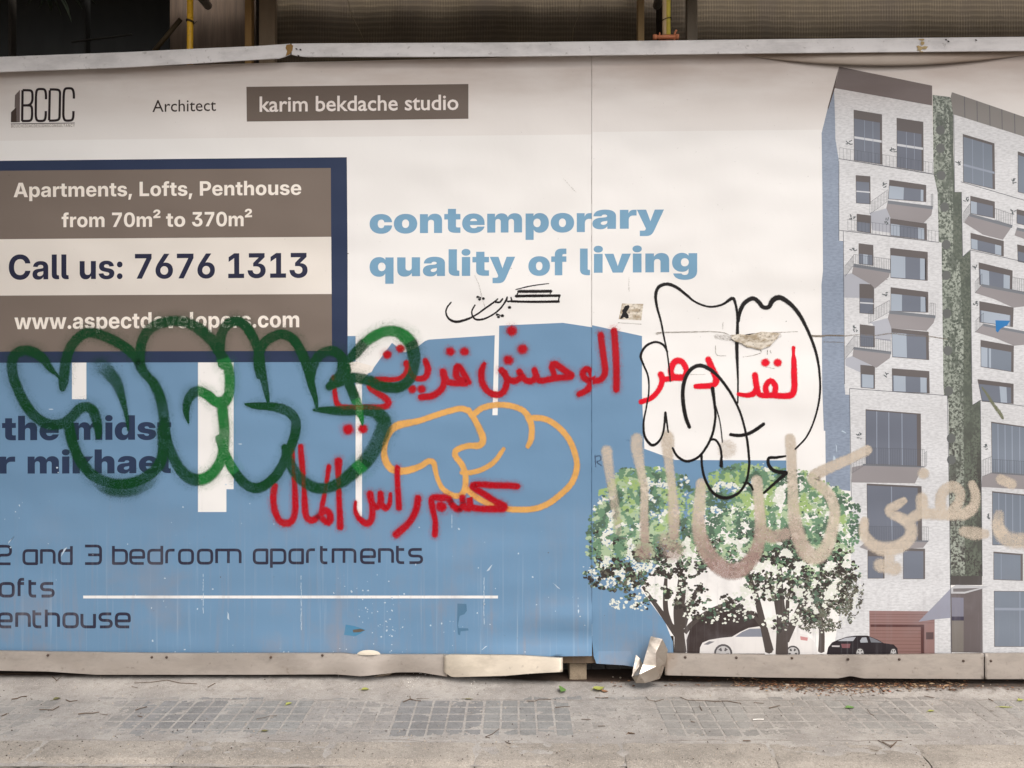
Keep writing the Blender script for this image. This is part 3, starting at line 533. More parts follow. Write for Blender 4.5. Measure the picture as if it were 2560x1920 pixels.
# right tower, it runs on past the picture
rt = patch([H0((1600,985),(2212,1180),(4000,1700)) + [(3078, 1636)] + H3((1855,678)) + G((1852,1659),(1835,140),(1766,182)) + H1((1760,1659),(1750,500),(1680,562),(1672,0)) + H0((1612,1659))], 4, fac, 'tower', bld, 'right hand tower of the printed block')
part(H0((1578,838),(1588,798),(1600,800),(2212,1010),(4000,1520),(4000,1700),(2212,1180),(1600,987)), 4.8, pmat((140, 136, 132), 'printed_roof_cladding', .5), 'roof_panel')
ln = pmat((92, 94, 100), 'printed_line', .5)
def lines(segs, w, m=ln, lay=6.4, name='outline', par=None, label=None):
    P = []
    for s in segs: P += band(s, w)
    v, f = tri(P); return onface(v, f, lay, m, name, par or bld, label)
lines([H0((x, 800 + (x-1600)*.343), (x + 4, 985 + (x-1600)*.32)) for x in (1697,1805,1915,2020,2130,2240,2350,2460)], 1.4, name='cladding_seam')['kind'] = 'stuff'
wglass = [pmat(c, 'printed_glass', .5) for c in ((116, 122, 134), (112, 117, 129), (124, 133, 145))]
shut = pmat((104, 98, 97), 'printed_shutter', .5); curt = pmat((168, 178, 190), 'printed_curtain', .5); wbar = pmat((206, 208, 212), 'printed_bar', .5); mbar = pmat((150, 158, 172), 'printed_mullion', .5)
def lerp(a, b, t): return (a[0] + (b[0]-a[0])*t, a[1] + (b[1]-a[1])*t)
def window(K, a, b, c, d, K2=None, top=.2, cl=(), bar=None, mull=(), g=0, tower=None):
    """a b c d: corners clockwise from the upper left"""
    A, B = K(a, b); C, D = (K2 or K)(c, d)
    def q(x0, y0, x1, y1): 
        f = lambda x, y: lerp(lerp(A, B, x), lerp(D, C, x), y)
        return [f(x0, y0), f(x1, y0), f(x1, y1), f(x0, y1)]
    w = patch([q(0,0,1,1)], 5.6, wglass[g], 'window', bld)
    if top: patch([q(0,0,1,top)], 6.0, shut, 'shutter', w)
    patch([q(.93,top,1,1)], 6.0, shut, 'jamb', w)
    for x0, x1 in cl: patch([q(x0,top,x1,.98)], 6.0, curt, 'curtain', w)
    if bar: patch([q(0,bar,1,bar+.045)], 6.6, wbar if g != 2 else mbar, 'glazing_bar', w)
    for x in mull: patch([q(x-.008,top,x+.008,1)], 6.8, mbar, 'mullion', w)
    patch(band([A, B, C, D], 1.2, True), 7.0, shut, 'frame', w)
window(H0,(742,950),(983,990),(985,1420),(745,1385),top=.17,bar=.52,mull=(.38,.68))
window(H0,(1113,1020),(1340,1055),(1343,1480),(1115,1445),top=.25,bar=.52,mull=(.36,.66),g=1)
window(H0,(760,1515),(882,1525),(885,105),(762,95),H1,top=.22,bar=.55)
window(H0,(1050,1555),(1365,1600),(1365,85),(1040,60),H1,top=.3,cl=((0,.4),(.86,.93)))
window(H1,(768,190),(888,205),(888,355),(768,335),top=.45)
window(H1,(1058,230),(1370,275),(1372,415),(1060,375),top=.3,cl=((0,.25),(.76,.93)))
window(H1,(785,445),(908,460),(910,635),(785,620),top=.5,cl=((.3,.62),))
window(H1,(1058,485),(1378,520),(1378,765),(1060,740),top=.24,cl=((0,.4),(.8,.95)))
window(H1,(792,795),(915,800),(915,1055),(792,1045),top=.48,bar=.62,g=1)
window(H1,(1062,825),(1382,865),(1384,1040),(1060,1030),top=.26,cl=((0,.3),(.8,.95)))
window(H1,(795,1145),(920,1160),(920,1340),(797,1335),top=.42,g=1)
window(H1,(1068,1180),(1385,1210),(1390,1450),(1075,1425),top=.14,cl=((0,.4),))
window(H1,(800,1495),(922,1505),(922,40),(803,30),G,top=.4,cl=((.1,.9),))
window(H1,(1072,1525),(1392,1550),(1395,80),(1075,65),G,top=.3,cl=((.04,.36),(.76,.94)))
window(G,(845,220),(1318,258),(1322,710),(845,690),top=.02,mull=(.2,.42,.66),g=1)
window(G,(855,862),(1325,885),(1330,1350),(860,1350),top=.03,mull=(.45,),g=1)
window(G,(862,1440),(1005,1445),(1005,20),(862,20),H3,top=.2,g=1)
window(G,(1168,1420),(1355,1425),(1355,25),(1168,25),H3,top=.08)
window(H0,(1685,1160),(1955,1240),(1960,1635),(1688,1570),top=.05,mull=(.3,.64),bar=.62,g=2)
window(H0,(2160,1310),(2420,1400),(2420,60),(2160,0),H1,top=.08,mull=(.5,),g=2)
window(H1,(1750,35),(1958,85),(1958,225),(1750,185),top=.28,cl=((0,.26),))
window(H1,(2150,150),(2400,215),(2400,330),(2150,270),top=.35)
window(H1,(1752,355),(2035,425),(2035,555),(1755,490),top=.35,cl=((0,.2),(.74,.93)))
window(H1,(2155,455),(2400,510),(2400,650),(2160,600),top=.4)
window(H1,(1822,610),(2112,680),(2108,850),(1828,800),top=.28,cl=((.04,.3),(.74,.93)))
window(H1,(1828,945),(2120,1000),(2115,1165),(1830,1125),top=.42,cl=((.05,.9),))
window(H1,(1838,1280),(2122,1330),(2120,1555),(1840,1510),top=.25,cl=((0,.2),(.25,.31)),g=2)
window(H1,(1812,1620),(2120,1659),(2120,170),(1850,150),G,top=.2,cl=((.6,.8),))
window(G,(1930,328),(2400,395),(2400,800),(1935,760),top=.02,mull=(.12,.25,.38,.52,.66,.8),g=2)
window(G,(1938,928),(2400,975),(2400,1400),(1940,1390),top=.02,mull=(.12,.25,.38,.52,.66,.8),g=2)
window(G,(1950,1450),(2200,1470),(2200,40),(1950,30),H3,top=.05,mull=(.26,),g=2)
window(H3,(1953,130),(2400,135),(2400,610),(1957,610),top=.0,bar=.3,mull=(.5,),g=2)
slabm = pmat((150, 145, 146), 'printed_balcony_underside', .5); slabf = pmat((122, 126, 132), 'printed_balcony_front', .5); shade_ = pmat((176, 178, 186), 'printed_shadow_grey', .5)
def balcony(K, slab, front, shade=None, rails=(), K2=None):
    if shade: part(K(*shade), 5.0, shade_, 'drawn_shadow')  # shadow below the balcony, drawn in the printed picture
    b = patch([K(*slab)], 7.2, slabm, 'balcony', bld)
    patch([K(*front)], 7.6, slabf, 'balcony_front', b)
    for a, c, h in rails:      # a..c is the foot of the railing, h its height
        n = max(2, int(math.hypot(c[0]-a[0], c[1]-a[1]) / 15)); S = [K((a[0], a[1]-h), (c[0], c[1]-h)), K(a, c)]
        S += [K((a[0]+(c[0]-a[0])*i/n, a[1]+(c[1]-a[1])*i/n), (a[0]+(c[0]-a[0])*i/n, a[1]+(c[1]-a[1])*i/n - h)) for i in range(n + 1)]
        lines(S, .7, lay=8, name='railing', par=b)
balcony(H1, [(1035,80),(1425,125),(1412,200),(1345,268),(1060,228),(1022,140)], [(1035,72),(1425,122),(1422,150),(1035,100)], [(880,180),(1030,140),(1060,235),(1370,268),(1372,400),(900,330)], [((880,190),(1035,80),100),((1410,130),(1425,125),110)])
balcony(H1, [(740,625),(1060,678),(1045,735),(925,835),(890,800),(725,705)], [(740,618),(1060,672),(1058,700),(738,648)], [(655,715),(735,700),(930,830),(790,915),(660,912)], [((665,730),(740,635),90),((740,640),(1055,680),100)])
balcony(H1, [(1050,1030),(1448,1070),(1430,1132),(1370,1200),(1065,1178),(1035,1090)], [(1050,1025),(1448,1066),(1446,1092),(1050,1052)], [(870,1130),(1035,1090),(1068,1180),(1060,1290),(930,1270),(905,1140)], [((870,1135),(1050,1035),100),((1400,1070),(1445,1072),110)])
balcony(H1, [(740,1345),(1065,1385),(1052,1435),(935,1520),(900,1500),(730,1420)], [(740,1338),(1065,1378),(1064,1402),(740,1362)], [(668,1440),(735,1415),(930,1520),(800,1560),(670,1500)], [((668,1440),(745,1345),100),((745,1350),(1060,1385),105)])
balcony(H1, [(1745,192),(2112,292),(2030,412),(1860,370),(1695,265)], [(1745,186),(2114,286),(2108,312),(1742,210)], None, [((1690,265),(1745,190),90),((1960,240),(2110,290),100)])
balcony(H1, [(2150,310),(2420,370),(2420,480),(2130,375)], [(2150,305),(2420,365),(2420,392),(2148,330)])
balcony(H1, [(1850,800),(2420,905),(2420,960),(2120,1000),(1955,925),(1790,872)], [(1850,795),(2420,898),(2420,925),(1848,818)], None, [((1790,870),(1850,800),95),((2110,845),(2300,880),110)])
balcony(H1, [(1862,1140),(2420,1248),(2420,1300),(2125,1328),(1960,1260),(1790,1210)], [(1862,1136),(2420,1242),(2420,1266),(1860,1158)], None, [((1790,1210),(1862,1140),95)])
balcony(G, [(820,700),(1330,712),(1300,795),(1270,858),(722,850),(725,720)], [(820,690),(1350,712),(1350,722),(820,705)], None, [((725,770),(845,695),80),((845,700),(1350,715),150)])
balcony(G, [(860,1352),(1385,1358),(1340,1415),(870,1440),(790,1410)], [(860,1345),(1385,1352),(1385,1366),(860,1360)], None, [((860,1350),(1385,1355),120)])
balcony(G, [(1935,765),(2420,800),(2420,920),(1845,890),(1850,800)], [(1935,758),(2420,792),(2420,806),(1935,772)], None, [((1850,800),(1935,765),140),((1935,770),(2400,800),120)])
# terrace railings and outlines of the set-backs
for K, a, c, h in ((H0,(620,1370),(1420,1500),95),(H1,(690,330),(1475,435),95),(G,(1350,720),(1372,700),120)):
    n = 26 if c[0] - a[0] > 100 else 3; S = [K((a[0],a[1]-h),(c[0],c[1]-h)), K(a, c)]; S += [K((a[0]+(c[0]-a[0])*i/n, a[1]+(c[1]-a[1])*i/n),(a[0]+(c[0]-a[0])*i/n, a[1]+(c[1]-a[1])*i/n-h)) for i in range(n+1)]
    lines(S, .6, lay=8, name='railing')
lines([H0((610,1370),(1465,1512)), H1((612,330),(1478,435)), H1((650,335),(652,422),(662,1659)), G((705,38),(1550,100),(1578,1659)), G((705,38),(720,1000)), H1((1748,500),(2420,650)), G((1835,140),(2420,220)), H0((1605,985),(1612,1659)), H0((1665,1570),(2420,1790)), H1((1672,0),(1682,560),(1748,500),(1762,1659)), G((1770,180),(1835,140),(1852,1659)), H3((1577,0),(1582,675)), H0((613,1390),(613,1659)), H1((613,0),(613,420))], 1.3, lay=8.4)['kind'] = 'stuff'
sp = []
for K, x, y in ((H0,700,1240),(H0,1075,1300),(H0,1000,1600),(H0,1650,1420),(H0,2125,1570),(H1,730,210),(H1,738,490),(H1,1015,880),(H1,755,1190),(H1,1020,1580),(H1,1715,60),(H1,2118,180),(H1,1785,650),(H1,1795,965),(H1,1025,260),(G,792,455),(G,1890,545),(G,1900,1150)):
    for k in range(7):
        a = R.uniform(0, 6.28); l = R.uniform(8, 30); cx, cy = x + R.uniform(-12, 12), y + R.uniform(-18, 24)
        sp += band(K((cx, cy), (cx + l*math.cos(a), cy - abs(l*math.sin(a)))), 2.2)
v_, f_ = tri(sp); onface(v_, f_, 8.4, pmat((92, 98, 100), 'printed_planters', .4), 'planters', bld)['kind'] = 'stuff'
# ground floor: garage, passage, canopy
gar = part(H3((875,300),(1440,305),(1440,672),(878,672)), 5.4, pmat((146, 116, 112), 'printed_garage', .5), 'garage')
patch([H3((885,418),(1350,420),(1350,672),(885,672))], 6.0, pmat((88, 58, 56), 'printed_garage_reveal', .5), 'reveal', gar)
patch([H3((885,440),(1320,442),(1322,672),(885,672))], 6.6, pmat((142, 110, 104), 'printed_garage_door', .5), 'door', gar)
lines([H3((880,y),(1436,y+3)) for y in (330,352,378,402)] + [H3((885,y),(1320,y+2)) for y in (470,498,528,560,590,622,650)], .9, pmat((104, 74, 70), 'printed_plank_line', .4), 7, 'plank_line', gar)
patch([H3((1365,486),(1430,486),(1430,548),(1365,548))], 6.0, pmat((92, 74, 74), 'printed_vent', .4), 'vent', gar)
ps = part(H3((1578,118),(1852,100),(1855,662),(1585,660)), 5.4, pmat((104, 96, 96), 'printed_passage', .5), 'passage')
patch([H3((1586,185),(1690,188),(1690,350),(1588,350))], 6.0, pmat((128, 128, 142), 'printed_passage_glass', .5), 'fanlight', ps)
patch([H3((1588,385),(1690,385),(1690,655),(1590,655))], 6.0, pmat((124, 118, 112), 'printed_passage_door', .5), 'door', ps)
patch([H3((1586,350),(1692,350),(1692,385),(1588,385))], 6.0, pmat((66, 62, 78), 'printed_transom', .5), 'transom', ps)
part(H3((1576,0),(1848,0),(1848,78),(1576,78)), 6.2, pmat((84, 80, 78), 'printed_recess', .5), 'recess')
part(H3((1580,104),(1625,76),(1905,88),(1850,110),(1700,152),(1582,152)), 7.4, pmat((188, 188, 190), 'printed_canopy', .5), 'canopy')
part(H3((1600,108),(1830,104),(1700,136),(1600,136)), 7.8, pmat((120, 116, 116), 'printed_canopy_underside', .5), 'canopy_underside')
part(H3((1575,112),(1300,395),(1440,375),(1575,362)), 7.2, pmat((150, 152, 166), 'printed_shadow_wedge', .5), 'shadow_wedge')  # wedge of cast shadow, drawn as part of the print
part(H3((1860,662),(2500,672),(2500,690),(1380,690),(1380,676)), 7.0, pmat((150, 146, 144), 'printed_pavement', .5), 'printed_pavement')
# a torn blue sticker on the block, and a stray brush mark
patch([H1((1965,1108),(2092,1112),(2068,1150),(2010,1180),(1985,1215),(1970,1200))], 9.5, pmat((44, 118, 178), 'sticker_blue', .3), 'sticker', hoarding, 'small torn bright blue sticker on the printed balconies')

# ------------------------------------------------------------------ printed trees and cars
def blob(u, v, r, n=7, j=.45): 
    a0 = R.uniform(0, 6.28); el = R.uniform(.6, 1)
    return [(u + r*(1-j*R.random())*math.cos(a0 + 6.283*i/n), v + el*r*(1-j*R.random())*math.sin(a0 + 6.283*i/n)) for i in range(n)]
FC = {'white': (226, 228, 216), 'pale': (172, 192, 156), 'lime': (158, 184, 120), 'green': (108, 142, 112), 'deep': (84, 108, 90), 'grey': (112, 122, 106), 'dark': (60, 54, 50), 'olive': (104, 102, 88)}
FN = list(FC); FM = [pmat(FC[k], 'printed_leaf_' + k, .4) for k in FN]
def crown(parent, name, ells, n, mid, lo, lay, rr=(2.2, 7), hole=-.24, ns=.030, kind='flower', label=None):
    """leaf and blossom marks spread over overlapping ellipses; what they are follows a patchy field"""
    mb = MB(); tot = sum(a*b for _, _, a, b in ells); z = 0
    for cu, cv, a, b in ells:
        for _ in range(int(n * a * b / tot)):
            t = R.uniform(0, 6.283); q = math.sqrt(R.random()) * (1 + .16*noise.noise(Vector((cu + 3*math.cos(t), cv + 3*math.sin(t), 2)))); u, v = cu + a*q*math.cos(t), cv + b*q*math.sin(t)
            f = noise.noise(Vector((u*ns, v*ns, 1))) + .6*noise.noise(Vector((u*ns*2.3, v*ns*2.3, 5))); g = noise.noise(Vector((u*.017, v*.017, 9))) + .5*noise.noise(Vector((u*.05, v*.05, 12)))
            k = sm(v + 60*g, mid, lo); r = R.random()
            if kind == 'olive': c = R.choice(('olive','olive','grey','dark','olive')) if f > -.15 else ('white' if r < .25 else None)
            elif f > hole + .17*k - .04: 
                if r < k: c = 'dark' if R.random() < .62 + .2*g else R.choice(('deep','olive','grey','deep'))
                else: c = 'lime' if g < -.22 and v < mid else ('pale' if g < .0 and f < .22 else ('green' if g < .22 else 'deep'))
                if R.random() < .1: c = R.choice(('green','deep','pale'))
            elif r < (.62 if k < .6 else .55): c = 'white'
            else: c = None
            if c is None or v > 1634: continue
            w = R.uniform(*rr) * (1.2 if c == 'dark' else 1.15 if c != 'white' else .95); z += 1
            bl_ = blob(u, v, w, R.choice((5, 6, 7)), .6)
            mb.add([face(x, min(y, 1638), lay + (z % 211) * .01) for x, y in bl_], [tuple(range(len(bl_)))], FN.index(c))
    V = mb.V
    for i, f in enumerate(mb.F):
        s = sum(V[f[j]][0]*V[f[(j+1)%len(f)]][2]-V[f[(j+1)%len(f)]][0]*V[f[j]][2] for j in range(len(f)))
        if s < 0: mb.F[i] = f[::-1]
    o = link(name, mb.mesh(name, FM), parent, label); o['kind'] = 'stuff'; return o
dk = pmat((78, 70, 66), 'printed_bark', .4); dk2 = pmat((84, 76, 72), 'printed_bark_pale', .4)
C7 = crop(1280, 1440)
# dark planting behind the cars
patch([[(1718,1636),(1716,1600),(1730,1560),(1760,1535),(1800,1522),(1850,1518),(1890,1530),(1912,1560),(1912,1636)]], 3.0, pmat((60, 50, 48), 'printed_dark_planting', .4), 'printed_planting', hoarding)
def limb(par, segs, lay=4.6, m=dk, name='trunk'):
    P = []
    for s in segs: P += band(spline(s, 7), 5)
    v, f = tri(P); return onface(v, f, lay, m, name, par)
t1 = link('printed_tree', None, hoarding, 'printed flowering tree at the left, in front of the blue field')
limb(t1, [C7((1455,660,32),(1445,480,24),(1440,300,26),(1460,150,24),(1470,0,18)), C7((1440,520,20),(1350,400,14),(1250,260,11),(1190,180,9),(1130,90,7)), C7((1370,430,14),(1330,300,13),(1325,130,11),(1330,20,8)),
          C7((1470,440,20),(1520,260,20),(1590,150,13),(1640,60,8)), C7((1490,490,13),(1570,400,12),(1700,310,12),(1830,250,9),(1950,200,6))])
t2 = link('printed_tree', None, hoarding, 'printed flowering tree at the right, in front of the printed block')
limb(t2, [C7((2225,650,22),(2170,420,17),(2110,180,14),(2060,40,12),(2010,-90,7)), C7((2200,500,10),(2120,380,9),(2040,290,7)), H3((120,675,32),(120,420,26),(105,180,18),(100,0,15),(95,-160,8)),
          H3((150,560,20),(230,380,18),(300,230,17),(330,100,12),(340,-60,8)), H3((200,420,9),(330,230,8),(440,60,7),(520,-60,5)), H3((90,330,12),(55,160,8),(20,20,7)), H3((165,420,10),(175,180,9),(230,60,7))], lay=4.8)
t3 = link('printed_tree', None, hoarding, 'printed olive grey tree behind the black printed car')
limb(t3, [H3((460,655,16),(465,500,14),(450,330,11))], m=dk2, lay=4.4)
crown(t3, 'foliage', [(2085,1515,66,62),(2110,1470,52,60),(2040,1545,50,40)], 2600, 1400, 1500, 4.6, (1.5, 4), kind='olive')
crown(t1, 'foliage', [(1625,1285,135,118),(1560,1360,92,92),(1690,1370,120,80),(1520,1330,52,82),(1600,1220,84,54),(1540,1440,80,36)], 7600, 1330, 1440, 5.2)
crown(t2, 'foliage', [(1930,1290,185,125),(1850,1240,112,82),(2040,1320,112,110),(1960,1390,160,70),(1900,1195,66,34),(2060,1430,90,60)], 9000, 1330, 1450, 5.4)
crown(t1, 'hanging_foliage', [(1800,1535,90,24),(1562,1506,42,16),(1600,1516,22,12),(1720,1490,60,34),(1620,1480,60,22),(1850,1500,50,24)], 900, 1300, 1420, 6.4, hole=-.05)
crown(t2, 'hanging_foliage', [(1940,1560,34,22),(1900,1470,50,30),(2050,1490,70,34),(2000,1540,44,26),(1960,1480,60,24)], 900, 1300, 1420, 6.6, hole=-.05)
# cars
wc = patch([[(1749,1634),(1750,1619),(1756,1607),(1772,1600),(1800,1595),(1830,1592),(1850,1580),(1871,1570),(1897,1566),(1930,1567),(1962,1573),(1984,1580),(2018,1588),(2034,1602),(2042,1618),(2044,1634)]], 3.9, pmat((226, 222, 218), 'printed_white_paint', .4), 'printed_car', hoarding, 'printed white saloon car, partly behind the tree trunks')
patch([[(1838,1592),(1855,1580),(1874,1572),(1906,1571),(1908,1592)]], 4.2, pmat((132, 136, 146), 'printed_car_glass', .4), 'window', wc)
patch([[(1759,1611),(1773,1603),(1787,1604),(1770,1612)]], 4.2, pmat((120, 120, 124), 'printed_headlight', .4), 'headlight', wc)
def wheel(par, u, v, r, lay, arch=True, sq=1.0):
    disc = lambda q: [(u + q*sq*math.cos(k*.35), min(1637, v + q*math.sin(k*.35))) for k in range(18)]
    w = patch([disc(r)], lay, pmat((70, 66, 66), 'printed_tyre', .4), 'wheel', par)
    patch([disc(r*.78)], lay + .3, pmat((196, 194, 192), 'printed_rim', .4), 'rim', w)
    P = []
    for k in range(5):
        a = k * 1.2566 + .3; P.append([(u + q*r*sq*math.cos(a + d), min(1637, v + q*r*math.sin(a + d))) for q, d in ((.3,-.25),(.66,-.3),(.66,.3),(.3,.25))])
    P = [p if turn(p) > 0 else p[::-1] for p in P]; v2, f2 = tri(P); onface(v2, f2, lay + .6, pmat((78, 74, 74), 'printed_tyre', .4), 'rim_opening', w)
wheel(wc, 1808, 1633, 23, 4.2); wheel(wc, 1982, 1632, 18, 4.2)
patch([H3((278,520),(345,532),(340,560),(282,552))], 4.2, pmat((196, 140, 138), 'printed_rear_lamp', .4), 'tail_light', wc)
bc = patch([H3((505,690),(520,618),(552,575),(600,553),(680,525),(760,515),(860,515),(950,550),(1000,580),(1085,592),(1118,625),(1125,690))], 8.4, pmat((44, 38, 42), 'printed_black_paint', .4), 'printed_car', hoarding, 'printed black sports car in front of the garage')
patch([H3((600,562),(670,534),(760,526),(735,562))], 8.7, pmat((176, 178, 184), 'printed_rear_glass', .4), 'window', bc)
patch([H3((795,560),(812,532),(850,530),(864,574),(800,576))], 8.7, pmat((168, 172, 178), 'printed_rear_glass2', .4), 'window', bc)
patch([H3((875,526),(905,536),(985,575),(890,574))], 8.7, pmat((120, 122, 128), 'printed_rear_glass3', .4), 'window', bc)
patch([H3((552,600),(620,600),(618,614),(552,612))], 8.7, pmat((196, 190, 190), 'printed_plate', .4), 'plate', bc)
patch([H3((632,586),(712,586),(705,622),(640,622))], 8.7, pmat((126, 84, 88), 'printed_tail_light', .4), 'tail_light', bc)
wheel(bc, 2150, 1632, 13, 8.9, sq=.85); wheel(bc, 2233.5, 1632, 12.5, 8.9, sq=.7)
for q in (H3((402,455),(415,455),(418,650),(402,650)),): patch([q], 4.0, pmat((222, 220, 218), 'printed_post', .4), 'printed_post', hoarding)

# ------------------------------------------------------------------ wear on the print
mb = MB(); z = 0
def fleck(u, v, w, h, mi, a=0):
    global z; z += 1
    pts = [(u + w*math.cos(t)*math.cos(a) - h*math.sin(t)*math.sin(a), v + w*math.cos(t)*math.sin(a) + h*math.sin(t)*math.cos(a)) for t in (0, 1.1, 2.2, 3.3, 4.3, 5.3)]
    pts = [(x + R.uniform(-.25, .25)*w, y + R.uniform(-.25, .25)*h) for x, y in pts]
    V = [face(x, y, 4 + (z % 50) * .01) for x, y in pts]
    s = sum(V[j][0]*V[(j+1)%6][2]-V[(j+1)%6][0]*V[j][2] for j in range(6))
    mb.add(V, [tuple(range(6)) if s > 0 else tuple(range(6))[::-1]], mi)
clus = [(930,1540,45,40,34),(985,1580,26,40,26),(890,1470,30,14,12),(450,1560,60,50,12),(180,1300,180,100,16),(1240,1400,120,120,14),(1130,1560,30,20,10),(1350,1480,60,40,8),(610,1270,60,60,8),(1450,1530,30,60,6),(700,1620,80,10,10)]
for cu, cv, su, sv, n in clus:
    for _ in range(n):
        s = R.uniform(.6, 2.2); fleck(R.gauss(cu, su), min(1630, R.gauss(cv, sv)), s, s*R.uniform(.4, 1.6), 0, R.uniform(0, 3))
for u, v0, v1 in ((753,1440,1585),(1210,1450,1570),(508,1440,1540),(1130,1290,1330),(1445,1500,1530)):
    for k in range(int((v1-v0)/9)): fleck(u + R.uniform(-.6, .6), v0 + k*9 + R.uniform(-3, 3), .8, R.uniform(3, 8), 0)
for u, v, l, a in ((28,1350,12,-1.0),(160,1380,14,-1.1),(570,1540,12,1.2),(1225,1420,12,-.8),(1390,1465,14,.7),(1210,1620,10,-.6),(1447,1528,9,1.5),(600,1110,5,0),(128,1023,6,0),(2110,1080,8,.5),(2090,1120,12,1.5),(2086,1150,12,1.6)):
    fleck(u, v, l, 1.3, 0, a)
for _ in range(46): fleck(R.uniform(0, 2560), R.uniform(330, 1630), R.uniform(.6, 1.8), R.uniform(.6, 1.6), 1)
for u, v in ((1492,1340),(2040,1480),(572,1065)): pass
link('scuffs', mb.mesh('scuffs', [pmat((192, 206, 218), 'scuff_white', .2), pmat((96, 88, 82), 'scuff_dark', .2)]), hoarding)['kind'] = 'stuff'
patch([[(869,906),(889,904),(936,916),(929,930),(918,934),(871,933),(868,920)]], 5.2, pmat((240, 232, 222), 'torn_white', .2), 'torn_patch', hoarding, 'torn white patch at the lower right corner of the navy box')
K6 = crop(640, 1440)
patch([K6((775,420),(850,432),(940,462),(915,490),(858,520),(760,510))], 5, pmat((72, 134, 170), 'sticker_teal', .4), 'sticker', hoarding, 'small teal sticker low on the blue field')
patch([K6((835,465),(900,455),(945,468),(900,485),(840,488))], 5.4, pmat((98, 92, 84), 'sticker_scrape', .3), 'scrape', hoarding)
patch([K6((1740,238),(1818,242),(1822,300),(1800,330),(1760,345),(1746,420),(1750,450),(1832,452),(1838,470),(1768,478),(1764,512),(1744,505),(1738,400))], 5, pmat((84, 122, 150), 'tape_blue', .5), 'tape', hoarding, 'strip of faded blue tape near the right end of the white line')

# ------------------------------------------------------------------ spray paint and pen
def spray_mat(name, rgb, rgb2=None, zlo=0, zhi=0, rough=.42, streak=.0, opac=1.0):
    m, nt, b, pos = newmat(name); b.inputs['Roughness'].default_value = rough
    def at_(k):
        a = nt.nodes.new('ShaderNodeAttribute'); a.attribute_name = k; return a.outputs['Fac']
    d, c, o = at_('d'), at_('c'), at_('o')
    fine = noi(nt, pos, 330, 2, .6); mid = noi(nt, pos, 24, 3, .6)
    dd = math_(nt, 'ADD', d, math_(nt, 'MULTIPLY', math_(nt, 'SUBTRACT', fine, .5), .22))
    dd = math_(nt, 'ADD', dd, math_(nt, 'MULTIPLY', math_(nt, 'SUBTRACT', mid, .5), .10))
    t = math_(nt, 'DIVIDE', math_(nt, 'SUBTRACT', dd, c), math_(nt, 'SUBTRACT', 1.0, c))
    al = math_(nt, 'MULTIPLY', ramp(nt, t, 0, 1, 1, 0), o)
    if streak:
        al = math_(nt, 'MULTIPLY', al, ramp(nt, noi(nt, pos, 7, 3, .5), .3, .62, 1 - streak, 1))
    # fine droplets: each millimetre cell is either paint or bare wall
    sc = nt.nodes.new('ShaderNodeVectorMath'); sc.operation = 'SCALE'; sc.inputs['Scale'].default_value = 900.0; nt.links.new(pos, sc.inputs[0])
    ms = nt.nodes.new('ShaderNodeVectorMath'); ms.operation = 'MULTIPLY'; ms.inputs[1].default_value = (1, 0, 1); nt.links.new(sc.outputs[0], ms.inputs[0])
    fl = nt.nodes.new('ShaderNodeVectorMath'); fl.operation = 'FLOOR'; nt.links.new(ms.outputs[0], fl.inputs[0])
    wn_ = nt.nodes.new('ShaderNodeTexWhiteNoise'); wn_.noise_dimensions = '3D'; nt.links.new(fl.outputs[0], wn_.inputs['Vector'])
    al = math_(nt, 'GREATER_THAN', al, math_(nt, 'ADD', math_(nt, 'MULTIPLY', wn_.outputs['Value'], .96), .02))
    b.inputs['Specular IOR Level'].default_value = .2
    nt.links.new(al, b.inputs['Alpha'])
    col = lin(rgb)
    if rgb2:
        k = at_('k'); col = mixc(nt, k, lin(rgb), lin(rgb2))
    col = mixc(nt, ramp(nt, mid, .35, .7, 0, .3), col, (0.5, 0.5, 0.5) if False else tuple(x * .6 for x in lin(rgb)))
    if not isinstance(col, tuple): nt.links.new(weather_shade(nt, pos, col, .3), b.inputs['Base Color'])
    sheetbump(nt, pos, b, .8)
    return m
